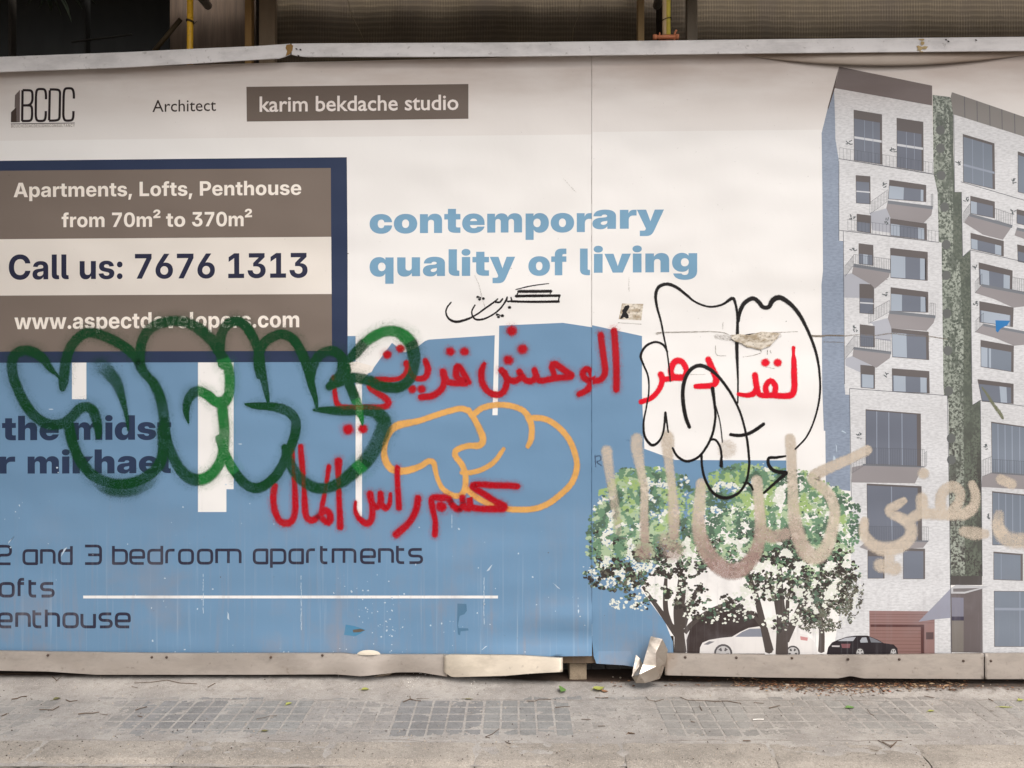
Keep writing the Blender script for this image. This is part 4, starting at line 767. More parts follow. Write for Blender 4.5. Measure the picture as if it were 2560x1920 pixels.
class Spray:
    def __init__(s, op=1.0, mist=0): s.op = op; s.mist = mist; s.V = []; s.F = []; s.d = []; s.c = []; s.o = []; s.k = []
    def vert(s, u, v, lay, d, c, o, k): s.V.append(face(u, v, lay)); s.d.append(d); s.c.append(c); s.o.append(o); s.k.append(k); return len(s.V) - 1
    def stroke(s, pts, soft=.3, o=1.0, lay=12, kf=None, fade=0, step=4, drift=.5):
        soft = soft * 1.35 + .06; o = o * s.op
        if s.mist:      # overspray drifting beyond the line
            m_, s.mist = s.mist, 0; op_, s.op = s.op, 1
            Spray.stroke(s, [tuple(p[:2]) + (p[2]*1.2 + 3,) for p in pts], 1.0, m_, lay - .6, kf, 0, 6, drift); s.mist = m_; s.op = op_
        P = spline(pts, step); n = len(P); L = []
        for i, p in enumerate(P):
            a, b = P[max(0, i-1)], P[min(n-1, i+1)]; dx, dy = b[0]-a[0], b[1]-a[1]; q = math.hypot(dx, dy) or 1; nx, ny = -dy/q, dx/q
            w = p[2] / 2; h = w * (1 + soft) + .5; c = max(.05, w * .78 / h); la = lay + drift * i / n
            oo = p[3] if len(p) > 3 else o
            if fade: oo *= 1 - fade * i / n
            k = kf(p[0], p[1]) if kf else 0
            L.append((s.vert(p[0]+nx*h, p[1]+ny*h, la, 1, c, oo, k), s.vert(p[0], p[1], la, 0, c, oo, k), s.vert(p[0]-nx*h, p[1]-ny*h, la, 1, c, oo, k), nx, ny, h, la, c, oo, k))
        for a, b in zip(L, L[1:]):
            s.F += [(a[0], a[1], b[1], b[0]), (a[1], a[2], b[2], b[1])]
        for e, (i, sg) in ((0, (0, -1)), (1, (n-1, 1))):
            l = L[i]; p = P[i]; a0 = math.atan2(l[4], l[3]); prev = l[0]
            for k in range(1, 7):
                a = a0 - sg * math.pi * k / 6
                cur = l[2] if k == 6 else s.vert(p[0] + l[5]*math.cos(a), p[1] + l[5]*math.sin(a), l[6], 1, l[7], l[8], l[9])
                s.F.append((l[1], prev, cur)); prev = cur
    def dot(s, u, v, r, soft=.35, o=1.0, lay=12.6, kf=None, ex=0, ey=0):
        s.stroke([(u - ex - .6, v - ey, 2*r), (u + ex + .6, v + ey, 2*r)], soft, o, lay, kf, step=2)
    def make(s, name, m, label, parent=None):
        F = []
        for f in s.F:
            q = sum(s.V[f[j]][0]*s.V[f[(j+1)%len(f)]][2]-s.V[f[(j+1)%len(f)]][0]*s.V[f[j]][2] for j in range(len(f)))
            F.append(f if q > 0 else f[::-1])
        return link(name, mesh(name, s.V, F, m, {'d': s.d, 'c': s.c, 'o': s.o, 'k': s.k}), parent or hoarding, label)
def W(pts, w): return [p if len(p) > 2 else p + (w,) for p in pts]
A = crop(520, 760); B = crop(1080, 740); C = crop(1560, 680); D = crop(1440, 1080); E5 = crop(1060, 680, 5.53); F0 = crop(640, 960)
P0 = crop(0, 480); P1 = crop(0, 960); Q = crop(1280, 960)
def scaled(pts): return pts

# orange fist outline (under the green and red)
s = Spray(); w = 14
s.stroke(W(F0((1840,235),(1780,212),(1700,225),(1550,270),(1400,320),(1250,350,18),(1175,390,18),(1130,470),(1108,560),(1115,650,17),(1160,725,17),(1230,752,18),(1320,745,17),(1420,710),(1490,668),(1535,685),(1560,790,11),(1610,900,12),(1700,962),(1770,960),(1805,900),(1810,790),(1780,700),(1722,620),(1735,570),(1830,535),(1930,530,16),(1962,480,16),(1935,400,16),(1890,310),(1835,225)), w), .16, .96, 12)
s.stroke(W(F0((1880,265),(1950,210),(2060,182),(2180,185)) + B((780,985),(840,1060,16),(862,1150),(855,1240),(828,1300,11)), w), .16, .95, 12.6)
s.stroke(W(B((835,1062),(900,1052),(1000,1072),(1100,1140),(1190,1250),(1240,1380),(1252,1480),(1225,1580),(1180,1650)) + Q((430,945),(320,1030),(180,1080),(0,1083)) + F0((2100,1060),(1980,1020),(1880,960),(1815,900)), w), .16, .95, 13.2)
s.stroke(W(F0((1780,765),(1860,765),(1960,735),(2060,670),(2140,560,9)), 12), .16, .92, 13.8)
s.make('graffiti', spray_mat('orange_spray', (218, 164, 92), (218, 164, 92)), 'orange outline of a raised fist sprayed on the blue field')

# beige strokes with pink lower parts
s = Spray(.84); kf = lambda u, v: sm(v, 1230, 1400) * (1 - sm(u, 1950, 2060)) * .9
s.stroke(D((265,165,21,.85),(275,250,19,.8),(298,400,17,.7),(320,550,17,.6),(345,700,16,.5),(365,860,14,.3)), .5, .8, 14, kf)
s.stroke(D((525,60,24),(528,150,24),(560,330,18),(592,500,16),(588,700,17),(595,930,19)), .4, .93, 14, kf)
s.stroke(D((788,40,26),(792,110,26),(800,250,19),(830,480,17),(845,700,24),(845,900,20)), .4, .93, 14, kf)
s.dot(*D((590,1032))[0], 14, .9, .8, 15, kf); s.dot(*D((840,1018))[0], 17, .9, .7, 15, kf); s.dot(*D((775,940))[0], 13, 1, .6, 15.4, kf)
s.stroke(D((1080,440,22),(1070,600,26),(1058,780,29),(1085,940,34),(1170,1090,38),(1290,1190,38),(1420,1190,36),(1530,1080,32),(1588,920,28),(1592,750,25),(1580,600,24),(1562,420,25)), .22, .96, 14, kf)
s.stroke(D((1600,860,30),(1700,905,28),(1810,880,26)), .3, .9, 14.8, kf)
s.stroke(D((1850,60,24,.7),(1858,160,23),(1868,400,22),(1880,650,26),(1900,820,31),(1945,960,34),(2010,1060,36),(2090,1075,34),(2165,1000,30)) + G((560,1230,26),(575,1090,24),(530,960,24),(450,880,24),(388,820,26),(430,775,26),(560,710,24),(720,640,22),(858,572,22)), .25, .96, 14.6, kf)
s.dot(*D((1305,145))[0], 21, .25, .45, 14, kf)
s.stroke(G((1172,1010,16),(1110,1048,20),(1050,1090,22),(1090,1130,22),(1180,1175,24),(1240,1250,26),(1215,1340,28),(1130,1405,30),(1010,1430,30),(900,1385,26),(830,1290,22),(835,1185,19)), .3, .96, 14, kf)
s.stroke(G((1230,1170,22),(1320,1120,24),(1460,1125,24),(1600,1130,24),(1720,1110,26),(1785,1040,22),(1790,940,20),(1762,865,17)), .3, .95, 14.5, kf)
s.stroke(G((1328,990,26),(1335,1110,26)), .3, .95, 15, kf)
s.stroke(G((1500,1100,24),(1492,980,24),(1540,905,24),(1610,890,24),(1660,950,22),(1645,1030,22),(1590,1100,24)), .3, .9, 15.4, kf)
s.dot(*G((1342,772))[0], 12, .3, .95, 15, kf); s.dot(*G((2060,845))[0], 11, .3, .95, 15, kf, 13, 6); s.dot(*G((1035,1580))[0], 14, .4, .9, 15, kf, 18, 4); s.dot(*G((1050,1500))[0], 10, .4, .8, 15, kf, 0, 8)
s.stroke(G((1690,1272,20),(1790,1292,26),(1880,1295,18)), .4, .85, 15, kf)
s.stroke(G((1995,1130,20,.6),(1990,1230,26,.85),(2040,1320,30,.9),(2140,1355,32,.9),(2260,1345,32),(2380,1300,30),(2450,1220,26)), .4, .85, 15.5, kf)
s.make('graffiti', spray_mat('beige_spray', (204, 190, 172), (156, 126, 120)), 'wide beige spray strokes over the printed trees and towers')

# black outline tag
s = Spray()
s.stroke(C((400,945,3),(390,830,3.4),(372,690,3.4),(345,560,4),(320,430,4.5),(285,300,5.5),(274,200,7),(300,130,7.5),(370,104,7.5),(450,130,7),(530,190,6),(620,260,4.5),(740,300,4.5),(850,280,5),(935,228,8),(962,270,6),(980,380,6),(980,520,7),(975,640,8.5),(980,800,6),(985,950,4),(983,1130,3.4)), .15, 1, 17, step=3)
s.stroke(C((992,430,4),(1000,350,9),(1040,270,10),(1110,228,10),(1160,255,10),(1200,302,10),(1250,302,10),(1290,240,12),(1350,222,12),(1430,270,10),(1510,360,9),(1590,510,7),(1660,700,6),(1692,900,5),(1690,1080,4.4),(1650,1260,4),(1580,1420,4),(1480,1530,3.6)), .15, 1, 18, step=3)
s.stroke(C((375,690,4),(340,630,5),(270,605,5),(190,640,5.5),(145,720,5.5),(168,800,4.5),(208,900,4),(215,1030,3.4),(195,1160,3.4),(170,1300,4.4),(180,1420,5.5),(240,1495,6.5),(300,1465,5.5),(340,1380,4.4),(358,1215,5.5)), .15, 1, 17.5, step=3)
s.stroke(C((358,1215,5.5),(372,1310,4),(382,1385,3.4)), .15, 1, 18, step=3)
s.stroke(C((420,1520,4.4),(460,1590,5.5),(540,1635,6),(640,1600,5.5),(720,1500,5.5),(770,1380,5.5),(790,1240,5.5,.8),(780,1120,6.5),(765,1005,9)), .2, 1, 18, step=3)
s.stroke(C((790,1150,3),(830,1300,2.6),(850,1470,2.6)), .2, .9, 18.6, step=3)
s.stroke(C((565,1340,8),(530,1240,9),(508,1080,9),(520,950,9),(570,850,9),(650,808,9),(740,840,9),(830,920,7),(930,1060,6),(1010,1230,5),(1060,1430,5.4),(1080,1600,5.5)) + D((1495,300,5.6),(1470,430,5.6),(1400,530,6.6),(1290,570,8),(1190,530,7),(1120,420,6),(1090,300,5.5),(1085,200,5.5)), .15, 1, 19, step=3)
s.stroke(C((745,1450,5),(790,1450,5),(830,1510,5),(845,1600,5.5)), .15, 1, 18.5, step=3); s.stroke(D((1256,225,6),(1255,292,9)), .15, 1, 18.7, step=3)
s.stroke(C((920,1405,7),(1000,1412,8),(1080,1395,8),(1150,1355,8),(1205,1315,8)), .15, 1, 18, step=3)
s.stroke(D((1810,208,4),(1730,220,6.5),(1665,228,7),(1668,290,8),(1720,338,9),(1815,352,10)), .15, 1, 18, step=3)
s.stroke(D((1815,358,9),(1720,440,7),(1625,525,5.5)), .15, 1, 18.6, step=3); s.stroke(D((1470,435,5.6),(1505,455,5),(1528,498,4.4)), .15, 1, 18.9, step=3)
s.make('graffiti', spray_mat('black_spray', (26, 22, 22), (26, 22, 22)), 'thin black bubble outline tag sprayed beside the printed block')

# red lettering, three groups
red = spray_mat('bright_red_spray', (224, 14, 40), (224, 14, 40), rough=.38); w = 14
s = Spray()
s.stroke(W(C((1465,655,9),(1465,715,7),(1468,760,12),(1470,900),(1472,1000),(1450,1060,15),(1380,1072),(1290,1065),(1180,1062,13),(1150,1010),(1132,890)), w), .2, 1, 20)
s.stroke(W(C((1150,1000),(1120,1050),(1060,1065,11),(990,1055,9)), w), .2, 1, 20.6)
s.stroke(W(C((1235,1060),(1225,990),(1265,940),(1308,985),(1300,1060)), 13), .2, 1, 21)
s.dot(*C((1222,783))[0], 8.5, .3, 1, 20); s.dot(*C((1328,783))[0], 8.5, .3, 1, 20)
s.stroke(W(C((728,755,14),(765,840,15),(798,920,16),(775,975,14),(700,985,13),(622,988,12)), w), .2, 1, 16.2)
s.stroke(W(C((520,915,14),(540,850,13),(500,775,14),(440,775,15),(405,850,14),(430,905,15),(520,912,15),(430,915,14),(350,925,13),(318,885,15)), w), .2, 1, 16.2)
s.stroke(W(C((330,910,15),(325,965,13),(290,1035,12),(230,1092,12),(148,1122,12)), w), .2, 1, 16.8)
s.make('graffiti', red, 'bright red Arabic words sprayed inside the thin black bubble outline')
red = spray_mat('dark_red_spray', (172, 8, 26), (172, 8, 26), rough=.38)
s = Spray(1, .2); w = 13.5
s.stroke(W(B((1572,300),(1585,450),(1593,650),(1593,808)), w), .5, .97, 20)
s.stroke(W(B((1458,338),(1472,450),(1490,580),(1492,670),(1455,722),(1390,735),(1340,725),(1302,680),(1330,632),(1375,660),(1380,740),(1340,810),(1272,848,12)), w), .45, .97, 20.4)
s.stroke(W(B((1060,690,12),(1035,610,13),(1060,585,14),(1140,640,14),(1205,690,15),(1150,702,13),(1050,712,13),(950,732,13),(912,715,13),(885,640,13)), w), .45, .97, 21)
s.stroke(W(B((905,690),(860,735),(800,720),(755,655,14)), w), .45, .97, 21.6); s.stroke(W(B((770,700),(720,735),(665,722),(630,680),(600,640)), w), .45, .97, 22)
s.stroke(W(B((625,660),(648,740),(615,830),(550,852),(480,820),(432,740),(428,650),(450,588,9)), w), .45, .97, 22.4)
for x, y in ((688,300),(782,460),(660,555)): s.dot(*B((x, y))[0], 8.5, .8, .97, 20)
s.stroke(W(B((315,745,13),(255,640,13),(222,605,13),(208,660,14),(225,715,14),(305,748,14),(200,752,13),(130,735,13),(95,655,15)), w), .5, .97, 20)
s.stroke(W(A((2030,600),(2042,670),(2010,745),(1940,792),(1842,805)), w), .5, .97, 20.8)
for K, x, y in ((B,158,480),(B,280,480),(A,1765,735),(A,1845,735),(A,1548,437),(A,1663,385)): s.dot(*K((x, y))[0], 7.5, .7, .97, 20)
s.stroke(W(A((1878,490,12),(1900,560,14),(1880,630,13),(1810,645,12),(1750,600,13),(1718,515,15)), w), .45, .97, 21.4)
s.stroke(W(A((1725,570,13),(1680,630,11),(1600,655,11),(1500,655,14),(1420,668,17)), w), .4, .97, 21.9)
s.stroke(W(A((1405,665,13),(1395,720,11),(1460,765,13),(1540,820,14),(1555,865,14),(1500,893,13),(1350,892,13),(1200,895,13),(1130,880,13),(1100,800,10),(1085,635,11)), w), .45, .95, 22.5)
s.dot(*A((1210,1083))[0], 10, .6, .97, 20); s.dot(*A((1338,1078))[0], 8.5, .6, .97, 20)
s.make('graffiti', red, 'dark red Arabic words sprayed across the top of the blue field')
s = Spray(1, .2); w = 13
s.stroke(W(F0((162,880),(150,970),(158,1080),(200,1175),(260,1205,15),(315,1175),(338,1090),(338,950,12),(325,750,9),(315,570,8)), w), .5, .95, 20)
s.stroke(W(F0((385,540,11),(398,700,12),(415,900,10),(422,1050),(435,1145),(485,1178,14),(545,1140),(600,1090,14),(640,1140,15),(625,1195,15),(580,1170,14)), w), .5, .95, 20.5)
s.stroke(W(F0((630,715,10),(605,880,9),(575,1040),(560,1120)), 10), .5, .93, 21); s.stroke(W(F0((712,665,16),(712,800,12),(718,1000,11),(725,1150,13),(728,1235,14)), w), .5, .95, 21.4)
s.stroke(W(F0((860,1020,6),(858,1090,8),(890,1160,11),(960,1205,14),(1000,1160),(1005,1060),(985,950,15)), w), .5, .95, 20)
s.stroke(W(F0((1000,1030,14),(1040,1065,14),(1078,1020,15),(1075,945,13)), w), .4, .95, 20.6); s.stroke(W(F0((1078,1030,13),(1120,1075,13),(1155,1030,10),(1160,950,8)), w), .4, .95, 21)
s.stroke(W(F0((1220,725,12),(1222,850,11),(1235,1070,13)), w), .5, .95, 21.6); s.stroke(W(F0((1400,985),(1382,1090),(1320,1200),(1212,1298,15)), w), .6, .95, 20)
s.stroke(W(F0((1546,1300),(1548,1180,11),(1522,1060),(1525,985),(1600,985,15),(1660,990,15),(1700,1050),(1745,1078,16),(1790,1050),(1782,980,13)), w), .5, .95, 20.6)
s.dot(*F0((1600,1060))[0], 11, .5, .95, 21.2)
s.stroke(W(F0((1790,1055),(1835,1075,16),(1850,1040),(1845,980),(1862,1060,14),(1950,1078,13),(2050,1078,15),(2145,1065,17),(2060,1010,13),(1960,945,13),(1870,885,14),(1920,868,13),(2050,875,13),(2200,880,13)) + Q((45,885,13)), w), .5, .95, 21.6)
s.make('graffiti', red, 'dark red Arabic words sprayed at the bottom of the blue field')

# green bubble outline
s = Spray(1, .16); w = 24
gk = lambda u, v: (.9 if ((495 < u < 590 and v > 900) or (889 < u < 906 and v > 1000) or (u > 884 and v < 858 - max(0, (u - 1000)) * .1 and v > 780)) else .0)
_st = s.stroke
s.stroke = lambda pts, soft=.3, o=1.0, lay=12, **k: _st(pts, soft, o, lay, gk, **k)
s.stroke(W(P0((545,1650,3),(490,1580,7),(430,1520,16),(370,1440,22),(300,1388),(210,1368),(135,1400),(105,1470),(108,1560),(128,1640)) + P1((145,20),(185,115),(240,205),(305,282),(385,335),(470,352),(555,335),(620,285),(680,222),(745,198),(800,230),(832,300),(846,380,20),(850,455,13)), w), .22, .95, 23)
s.stroke(W(P1((540,40,14)) + P0((548,1640),(560,1520),(588,1390),(650,1285),(740,1220),(830,1222),(940,1262),(1050,1320),(1140,1390),(1195,1455),(1222,1520)), w), .22, .95, 23.5)
s.stroke(W(P0((1212,1515),(1208,1400),(1225,1300),(1275,1205),(1370,1140),(1500,1115),(1620,1130),(1730,1190,27),(1830,1280,27)) + A((75,380,26),(135,470),(172,540),(186,620),(188,700),(175,790),(130,850,28),(60,840),(0,788)) + P1((1720,62),(1660,85),(1620,150,20),(1608,240,15),(1628,335,4)), w), .22, .94, 24.2)
s.stroke(W(P0((870,1495,28,.4),(940,1560,26,.7),(1000,1640,22,.85)) + P1((1035,60,17,.9),(1070,170,11,.9),(1095,290,7,.9),(1106,400,3,.9)), w), .6, .9, 24)
s.stroke(W(P0((1225,1535,22),(1290,1610,20)) + P1((1332,0,22),(1385,120),(1412,250),(1425,400),(1442,500),(1485,610),(1545,720),(1620,800,27),(1710,828,27),(1800,800,27),(1870,730),(1915,640),(1935,520),(1938,400),(1925,250),(1915,150)), w), .28, .93, 24.8)
s.stroke(W(P1((590,330),(605,420),(645,560),(705,680),(805,790),(930,850),(1070,868),(1200,835),(1310,770),(1385,680),(1410,560),(1400,400)), 25), .25, .95, 25.4)
s.stroke(W(P1((820,855,10,.3),(920,895,22,.7),(1050,912,26,.75),(1180,890,26,.6),(1300,830,20,.4),(1350,760,14,.2)), 22), .8, .7, 23)
s.stroke(W(A((130,520,26),(108,420,23),(105,320),(130,230),(180,170),(250,148),(320,185),(372,260),(412,340),(440,420),(458,520,20),(475,620,18),(495,720,15),(512,800,11),(520,868,6)), w), .18, .97, 25.9)
s.stroke(W(A((440,625,14),(430,530,20),(440,430),(475,350),(545,290),(640,262),(730,300),(800,400),(842,500),(875,620,20),(900,720,18),(928,820,12),(942,915,5)), w), .18, .97, 26.4)
s.stroke(W(A((890,700,17),(888,620,22),(905,540),(950,460),(1010,415),(1080,405),(1145,450),(1185,530),(1200,620),(1225,700),(1265,800,24),(1300,900,22),(1322,970,15),(1335,1045,4)), w), .18, .96, 27)
s.stroke(W(A((1160,500,22),(1150,600,26),(1080,660,18)), w), .2, .93, 27.5)
s.stroke(W(A((325,866,6),(400,878,16),(520,884,20),(620,900),(710,940),(758,1010),(758,1090),(738,1170),(708,1250),(675,1320),(640,1400),(580,1490),(500,1560),(420,1590,26),(340,1568),(270,1500),(200,1400),(145,1290),(98,1160,20)), w), .15, .97, 26)
s.stroke(W(A((660,1235,14),(690,1330),(730,1420),(790,1500),(870,1562),(960,1592),(1060,1580),(1160,1530,27),(1260,1450,31,.85),(1370,1345,33,.8),(1450,1225,34,.8),(1505,1110,36,.82),(1520,1020,34,.85),(1475,950,30,.9),(1400,920,26),(1300,915),(1150,922,22),(1000,915,15),(915,915,6)), w), .3, .95, 27.4)
s.stroke(W(A((1050,712,20),(1120,675),(1200,645,27),(1300,640),(1400,665),(1480,705),(1570,722),(1660,715),(1740,650),(1778,560),(1780,450,29,.8),(1755,350,31,.8),(1695,275,29,.85),(1615,235,25),(1530,238),(1440,275),(1350,340),(1280,420),(1220,478,18)), w), .25, .95, 28)
s.make('graffiti', spray_mat('green_spray', (10, 64, 31), (30, 118, 52), streak=.22), 'thick dark green looping bubble outline sprayed over the navy box and blue field')

# black pen calligraphy
s = Spray()
def pen(*p, **k): s.stroke(E5(*p), .25, k.get('o', 1), k.get('lay', 6), step=2, drift=.3)
pen((1272,242,2),(1420,205,2.2),(1560,180,2),(1725,160,1.4)); pen((1312,268,6.5),(1500,268,6.5),(1752,266,6.5)); pen((1305,262,2.4),(1278,345,3)); pen((1275,333,6),(1500,330,6),(1872,326,5.5))
pen((1748,275,2),(1742,318,1.6)); pen((1872,328,3),(1858,408,3)); pen((1862,408,5.5),(1500,412,5),(1210,405,5)); pen((1215,405,3.4),(1203,352,2.6)); pen((1205,400,3.4),(1165,408,3.4),(1135,395,3.2)); pen((1120,420,4),(1150,348,3))
pen((1150,370,3),(1060,500,3.6),(950,590,3.4),(830,648,4),(730,658,4.4),(675,615,3.4),(662,540,3),(705,458,2.8), lay=6.5)
pen((1085,372,3.4),(1045,418,4),(985,412,4.4)); pen((1020,372,2.4),(970,415,3.6),(850,500,3.8),(720,592,3.4),(600,652,4.6),(450,688,5.5),(350,650,4.4),(304,565,3.2),(322,485,3),(375,420,2.8), lay=7)
for x, y, r in ((742,345,2.6),(768,378,2.8),(820,368,2.8),(1012,590,2.6),(1030,622,2.8),(1082,605,3.2),(1182,490,3.2)): s.dot(*E5((x, y))[0], r, .2, 1, 7)
pen((745,340,3),(785,355,2)); pen((1015,585,3),(1055,600,2))
s.make('graffiti', spray_mat('pen_ink', (28, 22, 22), (28, 22, 22)), 'fine black pen calligraphy of one Arabic word under the blue slogan')
# small marks: scribble, olive stroke, faint drips
s = Spray()
s.stroke(D((165,200,2),(170,300,2)), .3, .6, 8, step=2); s.stroke(D((165,215,2),(205,205,2),(215,240,2),(180,260,2),(220,290,2)), .3, .6, 8.4, step=2)
s.stroke(D((475,75,4),(440,70,2)), .3, .3, 8, step=2)
s.make('graffiti', spray_mat('grey_pen', (52, 60, 84), (52, 60, 84)), 'tiny dark scribble to the left of the first beige stroke')
s = Spray(); s.stroke(G((1850,30,3),(1900,100,5),(1950,180,6),(2000,245,7),(2028,295,5)), .35, .9, 9, step=3)
s.make('graffiti', spray_mat('olive_spray', (120, 122, 98), (120, 122, 98)), 'short olive diagonal stroke on the printed right hand tower')

# ------------------------------------------------------------------ torn hole and the crack beside it
def torn_mat():
    m, nt, b, pos = newmat('torn_backing'); b.inputs['Roughness'].default_value = .9
    n = noi(nt, pos, 16, 6, .7, (1, 1, 2)); n2 = noi(nt, pos, 90, 3, .6)
    c = mixc(nt, ramp(nt, n, .4, .62), lin((222, 213, 198)), lin((166, 150, 126))); c = mixc(nt, ramp(nt, n2, .56, .68, 0, .6), c, lin((90, 78, 62)))
    nt.links.new(c, b.inputs['Base Color'])
    bp = nt.nodes.new('ShaderNodeBump'); bp.inputs['Strength'].default_value = .9; bp.inputs['Distance'].default_value = .004; nt.links.new(n, bp.inputs['Height']); nt.links.new(bp.outputs[0], b.inputs['Normal'])
    return m
V, F = tri([C((925,545),(1000,535),(1080,545),(1190,515),(1350,528),(1320,575),(1262,640),(1215,655),(1180,672),(1150,668),(1110,655),(1060,648),(1010,612),(960,600),(930,575))], 5)
V3 = []
for u, v in V:
    n = noise.noise(Vector((u * .11, v * .2, 0))); V3.append(at(u, v, -(.006 + .004 * abs(n) + .004 * sm(v, 880, 835))))
tear = link('torn_patch', mesh('torn_patch', V3, [f[::-1] if True else f for f in F], torn_mat(), smooth=False), hoarding, 'ragged tear with crumpled tan backing beside the thin black outline')
patch([C((1000,562),(1055,538),(1110,530),(1185,528),(1110,548),(1060,575),(1030,585),(1008,578))], 32, pmat((16, 13, 12), 'hole_black', .1), 'hole', tear)
s = Spray()
crk = spray_mat('crack_dirt', (120, 108, 92), (70, 60, 52))
for p, o in (((C((285,532,6),(340,522,3),(500,520,2.6),(740,514,2))), .5), (C((750,515,1.4),(850,522,1.4),(900,540,1.4)), .6), (C((1280,522,1.4),(1400,520,1),(1500,515,1)), .5),
             (C((1628,552,4),(1700,555,4),(1760,548,3),(1900,550,3)), .8), (H1((660,1245,2),(800,1232,1.6),(920,1240,1.6),(1070,1222,2.4),(1200,1238,2),(1385,1248,2.4),(1550,1272,2)), .5), (H1((1385,1215,1.6),(1390,1290,1.6)), .5), (H1((470,1295,2),(660,1300,2)), .3),
             (C((790,640,1.2),(800,715,1.2),(880,725,1)), .5), (C((1025,735,1),(1120,720,1),(1180,700,1)), .5), (C((855,435,1.4),(852,490,1)), .4), (C((1240,675,1.2),(1238,712,1)), .7), (C((1262,680,1.2),(1270,700,1)), .7), (C((1220,820,1),(1300,835,1)), .5), (C((570,885,1),(700,885,1)), .4), (C((800,560,10),(930,570,14)), .25), (C((1290,575,9),(1340,545,12)), .25), (C((1180,668,1.4),(1185,690,1)), .7)):
    s.stroke(p, .3, o, 9, step=3)
s.make('crack', crk, 'thin dirty horizontal crack running right from the tear')['kind'] = 'stuff'
# old pasted sticker
st = patch([B((1642,64),(1826,68),(1808,210),(1612,200))], 5, torn_mat(), 'sticker', hoarding, 'peeling tan sticker with a dark blot right of the calligraphy')
patch([B((1668,85),(1700,78),(1708,95),(1690,125),(1680,140),(1698,165),(1700,190),(1680,196),(1660,182),(1640,196),(1622,198),(1640,160),(1648,140),(1640,130),(1655,110))], 5.6, pmat((28, 24, 24), 'sticker_black', .2), 'blot', st)
s = Spray(); s.stroke(B((1608,232,1.4),(1700,236,1.4),(1805,244,1.4)), .3, .35, 5, step=3); s.stroke(C((40,95,1.2),(42,160,1.2)), .3, .3, 5, step=3); s.stroke(crop(1280,480)((1010,740,1),(1012,855,1)), .3, .3, 5, step=3)
s.stroke(E5((700,50,1.4),(760,180,1.4),(800,350,1.4),(840,480,1.2)), .3, .3, 5, step=3); s.stroke(crop(1280,0)((440,1540,1.4),(550,1659,1.4)), .3, .25, 5, step=3)
s.make('scratch', crk, 'faint grey scratches in the white print')['kind'] = 'stuff'

# ------------------------------------------------------------------ seam, rail, lower flashing
def seam(v0, v1, m):
    mb = MB(); n = int((v1 - v0) / 16) + 1
    for i in range(n):
        a, b = v0 + (v1-v0)*i/n, v0 + (v1-v0)*(i+1)/n; w = R.uniform(.5, 1.5)
        mb.add([at(SEAM - w, a, -.0012), at(SEAM + .2, a, -.0040), at(SEAM + .2, b, -.0040), at(SEAM - w, b, -.0012)], [(0,3,2,1)])
    link('seam_fold', mb.mesh('seam_fold', m), hoarding)
seam(142, 812, pmat((206, 200, 194), 'seam_edge', .5)); seam(820, 1560, pmat((100, 136, 168), 'seam_edge_blue', .5))
def metal(name, rgb, rough, rust=.3, metallic=.55, bump=.9):
    m, nt, b, pos = newmat(name); b.inputs['Metallic'].default_value = metallic; b.inputs['Roughness'].default_value = rough
    n1 = noi(nt, pos, 5, 6, .65, (1, 1, 2.5)); n2 = noi(nt, pos, 40, 4, .6); n3 = noi(nt, pos, 2.2, 5, .6)
    c = mixc(nt, ramp(nt, n1, .4, .7, 0, .5), lin(rgb), tuple(x * .6 for x in lin(rgb)))
    c = mixc(nt, ramp(nt, n3, .58, .72, 0, rust), c, lin((150, 116, 78))); c = mixc(nt, ramp(nt, n2, .62, .72, 0, .35), c, lin((110, 96, 84)))
    nt.links.new(c, b.inputs['Base Color']); nt.links.new(ramp(nt, n1, .3, .7, rough * .75, min(1, rough * 1.35)), b.inputs['Roughness'])
    bp = nt.nodes.new('ShaderNodeBump'); bp.inputs['Strength'].default_value = bump; bp.inputs['Distance'].default_value = .004; nt.links.new(n3, bp.inputs['Height']); nt.links.new(bp.outputs[0], b.inputs['Normal'])
    return m
galv = metal('dull_flashing', (184, 174, 164), .55, .35); galv2 = metal('bright_flashing', (206, 194, 176), .5, .6); railm = metal('rail_paint', (232, 228, 226), .5, .04, .0)
def prof(P, u):
    for a, b in zip(P, P[1:]):
        if u <= b[0]: return a[1] + (b[1]-a[1]) * sm(u, a[0], b[0]) if len(a) > 2 else a[1] + (b[1]-a[1]) * max(0, (u - a[0])) / (b[0] - a[0])
    return P[-1][1]
def strip(name, u0, u1, top, bot, Y, m, label, par, step=9, wob=.004, thick=.0015, lip=.012, fn=None):
    """a folded sheet metal strip: face, hemmed lower lip, real thickness"""
    n = max(2, int((u1-u0)/step)); rows = 7; V = []; F = []
    for i in range(n + 1):
        u = u0 + (u1-u0)*i/n; t, b_ = prof(top, u), prof(bot, u)
        for j in range(rows):
            q = j / (rows-1); v = t + (b_-t)*q
            y = Y - wob * noise.noise(Vector((u*.012, v*.02, Y*50))) - .006*q - (fn(u, q) if fn else 0)
            V.append(at(u, v, y))
        x, y, z = V[-1]; V.append((x, y + lip, z + .003)); x, y, z = V[i*(rows+2)]; V.append((x, y + .012, z))
    k = rows + 2
    for i in range(n):
        for j in range(rows): F.append((i*k+j, i*k+j+1, (i+1)*k+j+1, (i+1)*k+j))
        F.append((i*k+k-1, i*k, (i+1)*k, (i+1)*k+k-1))
    o = link(name, mesh(name, V, F, m, smooth=True), par, label)
    o.data.set_sharp_from_angle(angle=rad(22))
    md = o.modifiers.new('thickness', 'SOLIDIFY'); md.thickness = thick; md.offset = 1
    return o
def screws(par, pts, Y):
    base = None
    for u, v in pts:
        if base is None:
            mb = MB(); mb.tube([(0,0,0),(0,-.003,0),(0,-.005,0)], [.0065,.0065,.003], 8); base = mb.mesh('screw', metal('screw_steel', (92, 78, 70), .5, .6))
        o = link('screw', base, par); o.location = at(u, v, Y)
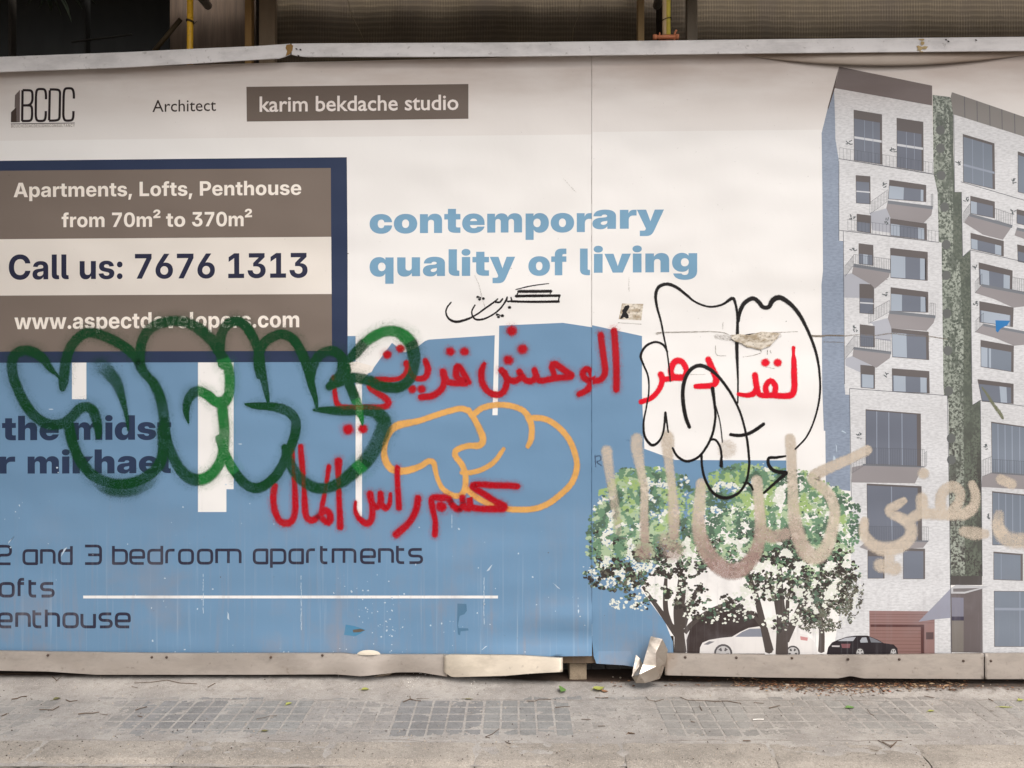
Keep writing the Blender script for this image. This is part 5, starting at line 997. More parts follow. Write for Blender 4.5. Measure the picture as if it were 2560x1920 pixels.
SY = -.028
s1 = strip('flashing', -560, 1118, [(-560,1622),(0,1628),(200,1631),(400,1634),(860,1634),(880,1637),(1118,1637)], [(-560,1674),(0,1676),(120,1678),(240,1686),(640,1686),(840,1685),(905,1690),(950,1685),(995,1680),(1050,1680),(1118,1691)], SY, galv, 'long dull flashing strip at the left with a wavy lower edge', hoarding, wob=.008, fn=lambda u, q: .02*q*math.exp(-((u-920)/45)**2) - .012*q*math.exp(-((u-1020)/50)**2))
screws(s1, [(120,1638),(380,1643),(417,1643),(677,1643),(806,1638),(884,1651)], SY - .004)
s2 = strip('flashing', 1110, 1407, [(1110,1640),(1125,1637),(1300,1639),(1407,1646)], [(1110,1680),(1130,1692),(1260,1689),(1330,1683),(1407,1679)], SY - .012, galv2, 'short bright flashing piece bent outwards at the gap', hoarding, fn=lambda u, q: .02*q*sm(u,1110,1180)+.012*sm(u,1330,1407))
s3 = strip('flashing', 1662, 2459, [(1662,1634),(1920,1639),(2200,1638),(2459,1635)], [(1650,1687),(1920,1693),(2096,1695),(2127,1689),(2156,1695),(2459,1697)], SY, galv, 'long straight flashing strip at the right with one dent', hoarding, wob=.002, fn=lambda u, q: -.012*q*math.exp(-((u-2127)/22)**2))
screws(s3, [(1713,1643),(1841,1644),(1980,1645),(2120,1648),(2248,1648),(2408,1652)], SY - .003)
s4 = strip('flashing', 2462, 3100, [(2462,1635),(2560,1634),(3100,1632)], [(2462,1697),(2560,1697),(3100,1698)], SY, galv, 'last flashing piece at the right edge', hoarding, wob=.002)
screws(s4, [(2477,1652)], SY - .003)
# torn end of the right strip, folded up over itself
fp = C7
V = [at(*fp((1200,520))[0], -.075), at(*fp((1300,545))[0], -.07), at(*fp((1348,640))[0], -.06), at(*fp((1325,760))[0], -.065), at(*fp((1290,865))[0], -.085), at(*fp((1245,780))[0], -.11), at(*fp((1130,765))[0], -.105),
     at(*fp((1165,640))[0], -.085), at(*fp((1280,885))[0], -.10), at(*fp((1150,925))[0], -.13), at(*fp((1070,925))[0], -.12), at(*fp((1100,850))[0], -.135), at(*fp((1035,870))[0], -.09), at(*fp((1100,780))[0], -.07), at(*fp((1105,710))[0], -.05), at(*fp((1070,680))[0], -.04), at(*fp((1240,670))[0], -.095)]
F = [(0,7,16,1),(1,16,3,2),(7,6,5,16),(16,5,3),(5,4,3),(6,11,5),(5,11,9,8),(5,8,4),(11,10,9),(11,12,10),(6,13,11),(13,12,11),(14,12,13),(14,13,6),(15,12,14)]
bent = link('bent_flashing', mesh('bent_flashing', V, F, metal('torn_metal', (196, 186, 174), .34, .15, .85)), hoarding, 'torn flashing end crumpled upwards beside the gap')
md = bent.modifiers.new('thickness', 'SOLIDIFY'); md.thickness = .0015
md = bent.modifiers.new('soften', 'BEVEL'); md.width = .003; md.segments = 2; md.limit_method = 'NONE'
md = bent.modifiers.new('fine', 'SUBSURF'); md.subdivision_type = 'SIMPLE'; md.levels = md.render_levels = 3
tx = bpy.data.textures.new('creases', 'VORONOI'); tx.noise_scale = .035; md = bent.modifiers.new('creases', 'DISPLACE'); md.texture = tx; md.strength = .0025; md.texture_coords = 'GLOBAL'
# top rail: a shallow box channel in two lengths
def rail(u0, u1, top, bot, label):
    n = max(2, int((u1-u0)/14)); V = []; F = []
    for i in range(n+1):
        u = u0 + (u1-u0)*i/n; t, b_ = prof(top, u), prof(bot, u); wv = .0015*noise.noise(Vector((u*.02, 3, 0)))
        f = -.045 + wv
        for v, y in ((t, .03), (t, f+.003), (t+2, f), (t+7, f-.0008), ((t+b_)/2, f+wv), (b_-5, f), (b_-1.5, f), (b_, f+.003), (b_, .03)): V.append(at(u, v, y))
    k = 9
    for i in range(n):
        for j in range(k): F.append((i*k+j, i*k+(j+1)%k, (i+1)*k+(j+1)%k, (i+1)*k+j))
    F.append(tuple(range(k))[::-1]); F.append(tuple(range(n*k, n*k+k)))
    return link('top_rail', mesh('top_rail', V, F, railm), hoarding, label)
rail(-600, 726, [(-600,166),(0,142),(320,130),(480,122),(640,115),(700,111),(726,109)], [(-600,204),(0,181),(300,170),(480,160),(640,150),(700,147),(718,141),(726,137)], 'sagging left length of the top rail')
rail(729, 3140, [(729,109),(800,108),(1280,106),(1920,98),(2560,92),(3140,88)], [(729,137),(745,141),(765,143),(1050,143),(1280,142),(1920,134),(2560,128),(3140,124)], 'straight right length of the top rail')
# rust at the joint and a foam smear
ru = pmat((176, 142, 84), 'rust_smear', .2); ruf = pmat((212, 190, 136), 'foam_smear', .2)
def smear(pts, m, name, Y, label=None):
    V, F = tri([pts]); o = link(name, mesh(name, [at(u, v, Y - .0015*R.random()) for u, v in V], [f[::-1] for f in F], m), hoarding, label); return o
smear([(716,112),(727,110),(733,114),(731,126),(724,136),(714,140),(718,128),(714,120)], ru, 'rust_smear', -.0475)
for k, pp in enumerate((((1295,336),(1345,334),(1352,345),(1338,352),(1310,346)),((1325,356),(1352,362),(1350,382),(1330,392),(1318,378)),((1282,398),(1300,392),(1330,404),(1352,398),(1384,402),(1366,424),(1336,420),(1322,436),(1290,434),(1296,416)),((1300,440),(1340,444),(1345,452),(1318,450)))): smear(H0(*pp), ruf, 'foam_smear', -.0475, 'dried yellow foam on the right rail')
for u, v in ((738,120),(743,137),(748,122),(2362,97),(2368,101),(2437,98)): smear([(u,v),(u+5,v+1),(u+6,v+4),(u+2,v+4)], DARK, 'rail_chip', -.048)
# top edge of the right sheet bulges out under the rail
n = 60; V = []; F = []
for i in range(n+1):
    u = 1850 + 760*i/n; b_ = 136 - (u-1850)*.01 + 32*math.sin(math.pi*i/n)**.8; amp = math.sin(math.pi*i/n)
    t = 128 - (u-1850)*.012
    for j, (q, y) in enumerate(((0,.010),(.3,.020),(.6,.026),(.85,.027),(1,.020),(1.0,.006))):
        V.append(at(u, t + (b_-t)*q, -.004 - y*amp))
for i in range(n):
    for j in range(5): F.append((i*6+j, i*6+j+1, (i+1)*6+j+1, (i+1)*6+j))
link('curled_edge', mesh('curled_edge', V, F, pmat((206, 196, 184), 'curled_vinyl', 1.0), smooth=True), hoarding, 'loose top edge of the right sheet sagging under the rail')
# plywood backing behind the sheets
mb = MB(); x0, x1 = at(-560, 0)[0], at(3120, 0)[0]; mb.box(x0, x1, .014, .034, .10, 3.10); 
link('backing_board', mb.mesh('backing_board', pmat((110, 92, 72), 'raw_board', .3)), hoarding)
DECKZ = 3.62; DECKN = 4

# ------------------------------------------------------------------ ground: road, kerb, slabs, dust
def grit(name, rgb, rgb2, scale=30, bump=.5, dist=.003, spots=.3, rough=.92):
    m, nt, b, pos = newmat(name); b.inputs['Roughness'].default_value = rough
    n1 = noi(nt, pos, 3.2, 6, .62); n2 = noi(nt, pos, scale, 6, .7); n3 = noi(nt, pos, scale * 4.2, 2, .5); n4 = noi(nt, pos, 1.0, 3, .5)
    c = mixc(nt, ramp(nt, n1, .36, .66), lin(rgb), lin(rgb2)); c = mixc(nt, ramp(nt, n2, .45, .72, 0, .5), c, tuple(x*.55 for x in lin(rgb2)))
    c = mixc(nt, ramp(nt, n3, .60, .68, 0, spots), c, tuple(x*.4 for x in lin(rgb2))); c = mixc(nt, ramp(nt, n3, .42, .34, 0, spots), c, tuple(min(1, x*1.5) for x in lin(rgb)))
    c = mixc(nt, ramp(nt, n4, .4, .65, 0, .25), c, tuple(x*.75 for x in lin(rgb2)))
    nt.links.new(c, b.inputs['Base Color'])
    bp = nt.nodes.new('ShaderNodeBump'); bp.inputs['Strength'].default_value = bump; bp.inputs['Distance'].default_value = dist
    nt.links.new(math_(nt, 'ADD', n2, math_(nt, 'MULTIPLY', n3, .6)), bp.inputs['Height']); nt.links.new(bp.outputs[0], b.inputs['Normal']); return m
gv = lambda v: CAMH * FPX / (v - 960) - DIST             # picture row -> distance from the hoarding's foot
def gp(u, v, z=0.0):
    d = (CAMH - z) * FPX / (v - 960); return ((u - 1280) * d / FPX, d - DIST, z)
road_m = grit('asphalt', (104, 98, 92), (86, 82, 78), 60, .7, .004)
link('road', mesh('road', [(-60,-70,-.12),(60,-70,-.12),(60,-.8,-.12),(-60,-.8,-.12)], [(0,1,2,3)], road_m), kind='structure')
link('ground', mesh('ground', [(-60,-.8,-.06),(60,-.8,-.06),(60,60,-.06),(-60,60,-.06)], [(0,1,2,3)], grit('soil', (104, 88, 70), (70, 58, 46), 40)), kind='structure')
pavement = link('pavement', mesh('pavement', [(-4.2,-.66,-.012),(4.2,-.66,-.012),(4.2,.9,-.012),(-4.2,.9,-.012)], [(0,1,2,3)], grit('mortar_bed', (182, 172, 160), (150, 142, 132))), kind='structure')
pavement['label'] = 'narrow concrete pavement of small scored squares, dusty, between kerb and hoarding'
slabm_ = [grit('slab_grey', (148, 146, 142), (130, 128, 125), 40, .4, .0015), grit('slab_warm', (154, 149, 144), (136, 132, 127), 40, .4, .0015), grit('slab_dark', (140, 138, 136), (124, 122, 120), 40, .4, .0015)]
def slab_mesh(seed):
    r = random.Random(seed); mb = MB(); S = .397; mb.box(0, S, 0, S, -.010, -.0042)
    c = .0797
    for i in range(5):
        for j in range(5):
            x0, y0 = i*c + .003, j*c + .003; x1, y1 = x0 + c - .0065, y0 + c - .0065; h = -.0003 - r.random()*.0012; e = .003
            t = [h - r.random()*.0006 for _ in range(4)]
            if r.random() < .12: t[r.randrange(4)] -= .003
            mb.add([(x0,y0,-.0045),(x1,y0,-.0045),(x1,y1,-.0045),(x0,y1,-.0045),(x0+e,y0+e,t[0]),(x1-e,y0+e,t[1]),(x1-e,y1-e,t[2]),(x0+e,y1-e,t[3])], [(4,5,6,7),(0,1,5,4),(1,2,6,5),(2,3,7,6),(3,0,4,7)])
    return mb
YJ = gv(1749); JOG = .397
slabl_ = [grit('slab_pale', (156, 152, 146), (136, 132, 127), 40, .5, .002), grit('slab_pale_warm', (160, 154, 147), (140, 135, 129), 40, .5, .002)]
variants = [slab_mesh(k).mesh('paving_slab', (slabm_[k % 3] if k < 6 else slabl_[k % 2])) for k in range(10)]
rot = rad(-1.6)
for row, y0 in enumerate((YJ - .4, YJ, YJ + .4)):
    k = -10
    while k < 11:
        xj = k * .4 + (-.13, .02, .1)[row]
        o = link('paving_slab', variants[(k*7 + row*3) % 6 if -2.3 < xj < .25 else 6 + (k*3 + row) % 4], pavement); k += 1
        o.location = (xj, y0 + xj * math.sin(-rot) * .0, R.uniform(-.0012, .0006)); o.rotation_euler = (R.uniform(-.002, .002), R.uniform(-.002, .002), R.uniform(-.006, .006))
# dust and dried mud that fill the joints and bury the back of the pavement
def dust_mat():
    m, nt, b, pos = newmat('dust'); b.inputs['Roughness'].default_value = .95
    n1 = noi(nt, pos, 4, 6, .62); n2 = noi(nt, pos, 34, 5, .7, (.7, 1, 1)); n3 = noi(nt, pos, 170, 2, .5)
    sep = nt.nodes.new('ShaderNodeSeparateXYZ'); nt.links.new(pos, sep.inputs[0])
    c = mixc(nt, ramp(nt, n1, .35, .65), lin((168, 162, 155)), lin((148, 142, 136))); c = mixc(nt, ramp(nt, n2, .48, .70, 0, .42), c, lin((122, 112, 102)))
    c = mixc(nt, ramp(nt, n3, .62, .7, 0, .5), c, lin((92, 80, 68))); c = mixc(nt, ramp(nt, n3, .38, .32, 0, .5), c, lin((206, 198, 186)))
    # dark humus and rot below the right hand sheets
    hum = math_(nt, 'MULTIPLY', ramp(nt, sep.outputs[0], .65, 1.25), ramp(nt, math_(nt, 'ADD', sep.outputs[1], math_(nt, 'MULTIPLY', math_(nt, 'SUBTRACT', n2, .5), .12)), -.13, -.06))
    hum2 = ramp(nt, sep.outputs[1], -.015, .03)
    c = mixc(nt, math_(nt, 'MAXIMUM', math_(nt, 'MULTIPLY', hum, .9), hum2), c, lin((62, 46, 34)))
    jt = None
    for yj in (gv(1749), gv(1852)):
        dyy = math_(nt, 'ABSOLUTE', math_(nt, 'ADD', math_(nt, 'SUBTRACT', sep.outputs[1], yj), math_(nt, 'MULTIPLY', math_(nt, 'SUBTRACT', noi(nt, pos, 9, 4, .6), .5), .022)))
        q = math_(nt, 'MULTIPLY', ramp(nt, dyy, .0034, .0012), ramp(nt, noi(nt, pos, 2.6, 3, .6), .46, .58)); c = mixc(nt, math_(nt, 'MULTIPLY', q, .7), c, lin((84, 70, 58)))
    nt.links.new(c, b.inputs['Base Color'])
    bp = nt.nodes.new('ShaderNodeBump'); bp.inputs['Strength'].default_value = .5; bp.inputs['Distance'].default_value = .002
    nt.links.new(n2, bp.inputs['Height']); nt.links.new(bp.outputs[0], b.inputs['Normal']); return m
def dusth(x, y):
    clear = (math.exp(-((x + .85) / 1.05) ** 2) + .32 * math.exp(-((x - 1.3) / 1.1) ** 2) + .3 * math.exp(-((x - .1) / .5) ** 2)) * sm(y, -.62, -.50) * (1 - sm(y, -.30, -.12))      # swept patch where the squares show
    n = noise.noise(Vector((x*3, y*5, 0))) + .5*noise.noise(Vector((x*11, y*14, 3))); f = noise.noise(Vector((x*37, y*37, 7)))
    f2 = noise.noise(Vector((x*95, y*95, 2))); mid = sm(y, -.64, -.56) * (1 - sm(y, -.20, -.10)); h = .0013 + .0012*n + .0011*f + .0009*f2 - .0024*mid - .0024*clear - .0012 * sm(x, .4, 1.2) * sm(y, -.5, -.35) * (1 - sm(y, -.18, -.1))
    left = 1 - sm(x, -.35, .3)
    h += .026 * sm(y, -.10, .02) * left + .010 * sm(y, -.2, -.02) * left
    right = sm(x, .2, .9)
    h += right * (.010 * math.exp(-((y + .085) / .03) ** 2) + .004 * sm(y, -.17, -.12))
    h += .012 * math.exp(-(((x - .42) / .28) ** 2 + ((y + .03) / .06) ** 2)) * (1 + n)
    h += (.003 * max(0, noise.noise(Vector((x*30, y*30, 1))))) * sm(y, -.16, -.06)
    h -= .01 * (1 - sm(y, -.655, -.63 ))
    return h
def dgrid(x0, x1, nx, y0, y1, ny):
    V = []; F = []
    for j in range(ny + 1):
        y = y0 + (y1-y0)*j/ny
        for i in range(nx + 1): x = x0 + (x1-x0)*i/nx; V.append((x, y, dusth(x, y)))
    for j in range(ny):
        for i in range(nx): a = j*(nx+1)+i; F.append((a, a+1, a+nx+2, a+nx+1))
    return V, F
V, F = dgrid(-4.2, 4.2, 1500, -.665, .20, 170)
link('dust', mesh('dust', V, F, dust_mat(), smooth=True), label='pale dust and dried mud over the paving joints', kind='stuff')
# kerbstones
kb_m = grit('kerb_concrete', (170, 161, 150), (146, 138, 128), 46, .9, .004, .5)
YK = gv(1856)
def kerbstone(seed):
    r = random.Random(seed); nx, ny = 28, 14; L_, D_ = .596, .205; V = []; F = []
    for j in range(ny + 1):
        for i in range(nx + 1):
            x = L_*i/nx; y = -D_*j/ny
            z = .004 + .0022*noise.noise(Vector((x*16 + seed*3, y*16, 0))) + .0016*noise.noise(Vector((x*60, y*60, seed)))
            e = (j/ny)
            edge = .018 * sm(e, .72, 1.0)**1.5 + .012*sm(e, .6, 1)*max(0, noise.noise(Vector((x*9, seed*2, 0))))
            if i in (0, nx): z -= .004
            if j == 0: z -= .006
            V.append((x, y + (.006*noise.noise(Vector((x*14, 5, seed))) if j == ny else 0), z - edge))
    for j in range(ny):
        for i in range(nx): a = j*(nx+1)+i; F.append((a, a+nx+1, a+nx+2, a+1))
    b = len(V)
    for i in range(nx + 1): x, y, z = V[ny*(nx+1)+i]; V.append((x, y - .004, -.13))
    for i in range(nx): a = ny*(nx+1)+i; F.append((a, b+i, b+i+1, a+1))
    for i0 in (0, nx):
        c = len(V)
        for j in range(ny + 1): x, y, z = V[j*(nx+1)+i0]; V.append((x, y, -.13))
        for j in range(ny): a = j*(nx+1)+i0; F.append((a, c+j, c+j+1, a+nx+1) if i0 == nx else (a, a+nx+1, c+j+1, c+j))
    return mesh('kerbstone', V, F, kb_m, smooth=False)
kerb = link('kerb', None, kind='structure'); kerb['label'] = 'worn concrete kerb along the front of the pavement'
kv = [kerbstone(k) for k in range(4)]
for k in range(-7, 8):
    o = link('kerbstone', kv[k % 4], kerb); o.location = (gp(1557, 1857)[0] + k*.6, YK, R.uniform(-.002, .002)); o.rotation_euler = (0, 0, R.uniform(-.004, .004))
kerb.rotation_euler = (0, 0, -.011)
# mud on the kerb top
V = []; F = []; nx, ny = 700, 26
for j in range(ny + 1):
    for i in range(nx + 1):
        x = -4.2 + 8.4*i/nx; y = YK - .19 + .22*j/ny
        V.append((x, y, .0022 + .003*noise.noise(Vector((x*5, y*9, 4))) + .0022*noise.noise(Vector((x*22, y*26, 9))) - .012*(1-sm(y, YK-.19, YK-.10)) ))
for j in range(ny):
    for i in range(nx): a = j*(nx+1)+i; F.append((a, a+1, a+nx+2, a+nx+1))
link('dust', mesh('dust', V, F, bpy.data.materials['dust'], smooth=True), label='dust settled along the kerb stones', kind='stuff')

# ------------------------------------------------------------------ behind and above the hoarding
def plain(name, rgb, rough=.7, sc=(8, 8, 8), amt=.4, k=.55, metallic=0):
    m, nt, b, pos = newmat(name); b.inputs['Roughness'].default_value = rough; b.inputs['Metallic'].default_value = metallic
    n = noi(nt, pos, 1, 5, .62, sc); nt.links.new(mixc(nt, ramp(nt, n, .36, .68, 0, amt), lin(rgb), tuple(x*k for x in lin(rgb))), b.inputs['Base Color'])
    bp = nt.nodes.new('ShaderNodeBump'); bp.inputs['Strength'].default_value = .3; bp.inputs['Distance'].default_value = .005; nt.links.new(n, bp.inputs['Height']); nt.links.new(bp.outputs[0], b.inputs['Normal']); return m
raw = plain('raw_concrete', (108, 104, 98), .9)
mb = MB(); mb.box(-9, 9, 3.2, 3.4, -.05, 6.4); link('site_wall', mb.mesh('site_wall', plain('dark_wall', (54, 50, 46), .95)), label='dark unfinished building wall behind the hoarding', cat='wall')
mb = MB(); mb.box(-9, 9, .55, 3.2, 3.95, 4.15); link('floor_slab', mb.mesh('floor_slab', raw), label='concrete floor slab of the building shell over the hoarding', cat='floor slab')
# unseen deck added above the pavement to shade the top of the hoarding
deck = link('added_shade_deck', None, None, 'unseen walkway of boards added above the hoarding to shade its top', 'shade deck')
bd = plain('deck_board', (150, 128, 98), .85, (2, 30, 30))
for k in range(DECKN):
    mb = MB(); y = .40 - k*.235; mb.box(-6 , 6, y - .225, y, DECKZ, DECKZ + .04); link('board', mb.mesh('board', bd), deck)
for x in (-4.2, -1.68, .8, 3.3, 5.6):
    mb = MB(); mb.tube([(x, .42, DECKZ - .03), (x, .40 - DECKN*.235, DECKZ - .03)], .024, 10); link('transom', mb.mesh('transom', metal('shade_deck_tube', (150, 146, 140), .5)), deck)
# shade nets
def net_mat():
    m, nt, b, pos = newmat('shade_net'); b.inputs['Roughness'].default_value = .8
    sep = nt.nodes.new('ShaderNodeSeparateXYZ'); nt.links.new(pos, sep.inputs[0])
    w1 = noi(nt, pos, 1.5, 3, .5, (1, 1, 1.4)); w2 = noi(nt, pos, 14, 2, .5)
    z = math_(nt, 'ADD', math_(nt, 'MULTIPLY', sep.outputs[2], 215.0), math_(nt, 'MULTIPLY', w1, 9.0))
    z = math_(nt, 'ADD', z, math_(nt, 'MULTIPLY', w2, 1.6))
    hz = ramp(nt, math_(nt, 'SINE', z), -.5, .9)
    x = math_(nt, 'ADD', math_(nt, 'MULTIPLY', sep.outputs[0], 420.0), math_(nt, 'MULTIPLY', w1, 9.0))
    vx = ramp(nt, math_(nt, 'SINE', x), -.2, .9)
    f = math_(nt, 'ADD', math_(nt, 'MULTIPLY', hz, .45), math_(nt, 'MULTIPLY', math_(nt, 'MULTIPLY', vx, ramp(nt, w2, .3, .7)), .55))
    c = mixc(nt, f, lin((80, 68, 50)), lin((108, 94, 72))); c = mixc(nt, ramp(nt, noi(nt, pos, 2.2, 4, .6, (2, 1, .5)), .4, .7, 0, .45), c, lin((72, 60, 52)))
    nt.links.new(c, b.inputs['Base Color']); bp = nt.nodes.new('ShaderNodeBump'); bp.inputs['Strength'].default_value = .4; bp.inputs['Distance'].default_value = .003; nt.links.new(f, bp.inputs['Height']); nt.links.new(bp.outputs[0], b.inputs['Normal']); return m
nm = net_mat()
def net(u0, u1, Y, label, mat=nm, name='shade_net', cat='net', fold=.02, fs=5):
    x0 = at(u0, 0, Y)[0]; x1 = at(u1, 0, Y)[0]; nx = max(8, int((x1-x0)/.03)); nz = 16; V = []; F = []
    for j in range(nz + 1):
        for i in range(nx + 1):
            x = x0 + (x1-x0)*i/nx; z = 2.7 + 1.2*j/nz; V.append((x, Y + fold*noise.noise(Vector((x*fs, z*1.2, Y))) + .4*fold*noise.noise(Vector((x*fs*4, z*3, Y))), z))
    for j in range(nz):
        for i in range(nx): a = j*(nx+1)+i; F.append((a, a+1, a+nx+2, a+nx+1))
    return link(name, mesh(name, V, F, mat, smooth=True), None, label, cat)
net(688, 1640, .46, 'brown shade net between the wide grey post and the second yellow pole', fold=.013)
net(1668, 3100, .52, 'brown shade net to the right of the second yellow pole', fold=.013, fs=4)
net(425, 640, .50, 'dark streaky plastic sheet right of the first yellow pole', plain('dark_sheet', (104, 86, 70), .7, (50, 50, 3), .7, .5), 'plastic_sheet', 'sheet', .02, 9)
net(-500, 424, .95, 'almost black sheet added as the darkness of the upper left opening', plain('opening_dark', (22, 22, 19), .8, (12, 12, 3), .6, .5), 'opening_dark', 'sheet', .03, 5)  # near-black sheet added to stand for the unlit interior
def post(u, w, Y, rgb, label, d=.05, name='post'):
    x, _, _ = at(u, 0, Y); hw = w * (DIST + Y) / FPX / 2; mb = MB(); mb.box(x-hw, x+hw, Y, Y+d, .0, 3.95)
    o = link(name, mb.mesh(name, plain('post_paint', rgb, .7, (20, 20, 4))), None, label, 'post')
    md = o.modifiers.new('edge', 'BEVEL'); md.width = .004; md.segments = 2
post(620, 17, .36, (176, 138, 86), 'narrow tan timber post near the dark plastic sheet')
post(667, 40, .38, (150, 130, 106), 'wide grey brown post at the left edge of the shade net')
post(1603, 16, .36, (206, 174, 126), 'thin tan timber post just left of the second yellow pole')
post(1731, 26, .36, (160, 148, 132), 'grey steel post right of the second yellow pole')
post(24, 8, .42, (52, 46, 38), 'thin dark post in the far upper left corner')
post(212, 6, .42, (34, 34, 30), 'faint dark post in the black opening')
yel = metal('yellow_paint', (240, 186, 40), .45, .35, 0, .3); yel2 = metal('yellow_paint_pale', (244, 224, 96), .45, .2, 0, .3); org = metal('orange_paint', (222, 140, 100), .6, .3, 0)
p1 = link('scaffold_pole', None, None, 'yellow scaffold pole tied with wire, left of the net', 'pole'); p1.location = at(475, 122, .10)
mb = MB(); x, y, z = at(475, 0, .10); mb.tube([(x-.002, y, 2.6), (x, y, 3.2), (x+.001, y, 3.4), (x, y, 3.95)], .0155, 16); o = link('tube', mb.mesh('tube', yel, True)); o.parent = p1; o.matrix_parent_inverse = p1.matrix_world.inverted()
def child(o, p): o.parent = p; o.location = o.location - p.location
o.parent = p1; o.matrix_parent_inverse.identity(); o.location = -p1.location
wire = plain('black_wire', (46, 36, 24), .6)
mb = MB(); ring = [(x + .019*math.cos(t*.5), y + .019*math.sin(t*.5), at(0, 57 + 3*math.cos(t*.5), .1)[2] + .0015*t*.3) for t in range(27)]; mb.tube(ring, .0022, 6)
mb.tube([(x+.018, y-.01, ring[0][2]), (x+.03, y-.02, ring[0][2]-.006), (x+.042, y-.015, ring[0][2]+.008)], .002, 6); o = link('wire_tie', mb.mesh('wire_tie', wire)); o.parent = p1; o.location = -p1.location
mb = MB(); zc = at(0, 44, .1)[2]; mb.tube([(x-.002, y-.012, zc-.012), (x+.012, y-.014, zc+.002), (x+.008, y-.012, zc+.02), (x-.006, y-.012, zc+.022)], .007, 8); o = link('knot', mb.mesh('knot', yel)); o.parent = p1; o.location = -p1.location
p2 = link('scaffold_pole', None, None, 'bright yellow scaffold pole with a painted tan reflected half, standing on an orange base over the rail', 'pole'); p2.location = at(1665, 100, .06)
x, y, z = at(1665, 88, .06)
mb = MB(); mb.tube([(x-.0065, y, z), (x-.006, y, 3.95)], .0125, 16); o = link('tube', mb.mesh('tube', plain('tan_reflection', (232, 204, 162), .5), True)); o.parent = p2; o.location = -p2.location  # tan reflected half of the pole, painted as its own tube
mb = MB(); mb.tube([(x+.0105, y-.006, z), (x+.011, y-.006, 3.95)], .0115, 16); o = link('tube', mb.mesh('tube', yel2, True)); o.parent = p2; o.location = -p2.location
mb = MB(); zb = at(0, 95, .06)[2]; mb.tube([(x-.066, y-.01, zb), (x+.060, y-.01, zb+.002)], .0105, 14); mb.tube([(x-.068, y-.01, zb), (x-.050, y-.01, zb)], .0135, 14); mb.tube([(x+.046, y-.01, zb+.002), (x+.062, y-.01, zb+.002)], .0135, 14)
mb.tube([(x-.036, y-.012, zb-.012), (x-.034, y-.012, zb+.022)], .004, 8); mb.tube([(x+.040, y-.012, zb-.02), (x+.042, y-.012, zb+.02), (x+.050, y-.016, zb+.034)], .005, 8)
mb.box(x-.04, x+.05, y-.004, y+.05, zb-.034, zb-.012)
o = link('base_jack', mb.mesh('base_jack', org, True)); o.parent = p2; o.location = -p2.location
mb = MB(); ring = [(x + .003 + .025*math.cos(t*.5), y + .024*math.sin(t*.5), at(0, 50, .06)[2] + .006*math.cos(t*.5)) for t in range(14)]; mb.tube(ring, .002, 6)
mb.tube([(x+.024, y-.02, at(0, 50, .06)[2]+.004), (x+.022, y-.02, zb+.06), (x+.036, y-.02, zb+.03)], .0012, 6); mb.tube([(x+.026, y-.02, 3.5), (x+.020, y-.02, at(0, 50, .06)[2])], .0012, 6)
o = link('wire_tie', mb.mesh('wire_tie', wire)); o.parent = p2; o.location = -p2.location
def tubething(name, pts, r, m, label, cat, group=None):
    mb = MB(); p0 = Vector(pts[0]); mb.tube([Vector(p) - p0 for p in pts], r, 8); o = link(name, mb.mesh(name, m, True), None, label, cat, group); o.location = p0; return o
tubething('brace', [at(385, 128, .34), at(452, 48, .34)], .012, plain('brace_paint', (84, 70, 46), .7), 'dim diagonal brown brace left of the first yellow pole', 'brace')
tubething('brace', [at(180, 105, .42), at(330, 86, .42)], .006, plain('brace_dark', (44, 42, 36), .7), 'faint dark level bar in the black opening', 'brace')
cord = plain('cord_fibre', (128, 112, 84), .8)
tubething('string', [at(868, -5, .40), at(880, 40, .40), at(897, 72, .40), at(912, 106, .40)], .0016, cord, 'thin slack string hanging in front of the left part of the net', 'string')
tubething('string', [at(1452, -5, .40), at(1446, 40, .40), at(1434, 70, .40), at(1430, 104, .40)], .0014, cord, 'thin string in front of the net left of the tan post', 'string')
# plant behind the hoarding, upper left
pl = link('plant', None, None, 'dark strappy plant in the upper left corner behind the rail', 'plant'); pl.location = at(140, -60, .3)
lf = [plain('dark_leaf', (44, 58, 46), .5), plain('pale_leaf', (96, 110, 96), .35)]  # second leaf colour is a paler grey green
def blade(u0, v0, u1, v1, w, m, Y):
    a, b = Vector(at(u0, v0, Y)), Vector(at(u1, v1, Y - .05)); mb = MB(); n = 6; V = []
    d = (b - a); s = Vector((-d.z, 0, d.x)).normalized()
    for i in range(n+1):
        t = i/n; p = a + d*t + Vector((0, .03*math.sin(t*3), 0)); q = w*.5*math.sin(math.pi*min(.97, t*.85+.12)); V += [p - s*q, p + Vector((0, -q*.5, 0)), p + s*q]
    mb.add([v - pl.location for v in V], [(i*3+j, i*3+j+1, i*3+j+4, i*3+j+3) for i in range(n) for j in range(2)]); link('leaf', mb.mesh('leaf', m, True), pl)
for args in ((140,-25,178,55,.012,1),(120,-30,152,40,.010,0),(110,-20,126,28,.024,0),(100,-40,96,20,.016,0),(160,-40,205,22,.012,0),(80,-40,64,14,.014,0),(150,-20,172,36,.006,1),(190,-40,240,10,.010,0)):
    blade(*args[:4], args[4], lf[args[5]], .3 + R.uniform(-.04, .04))

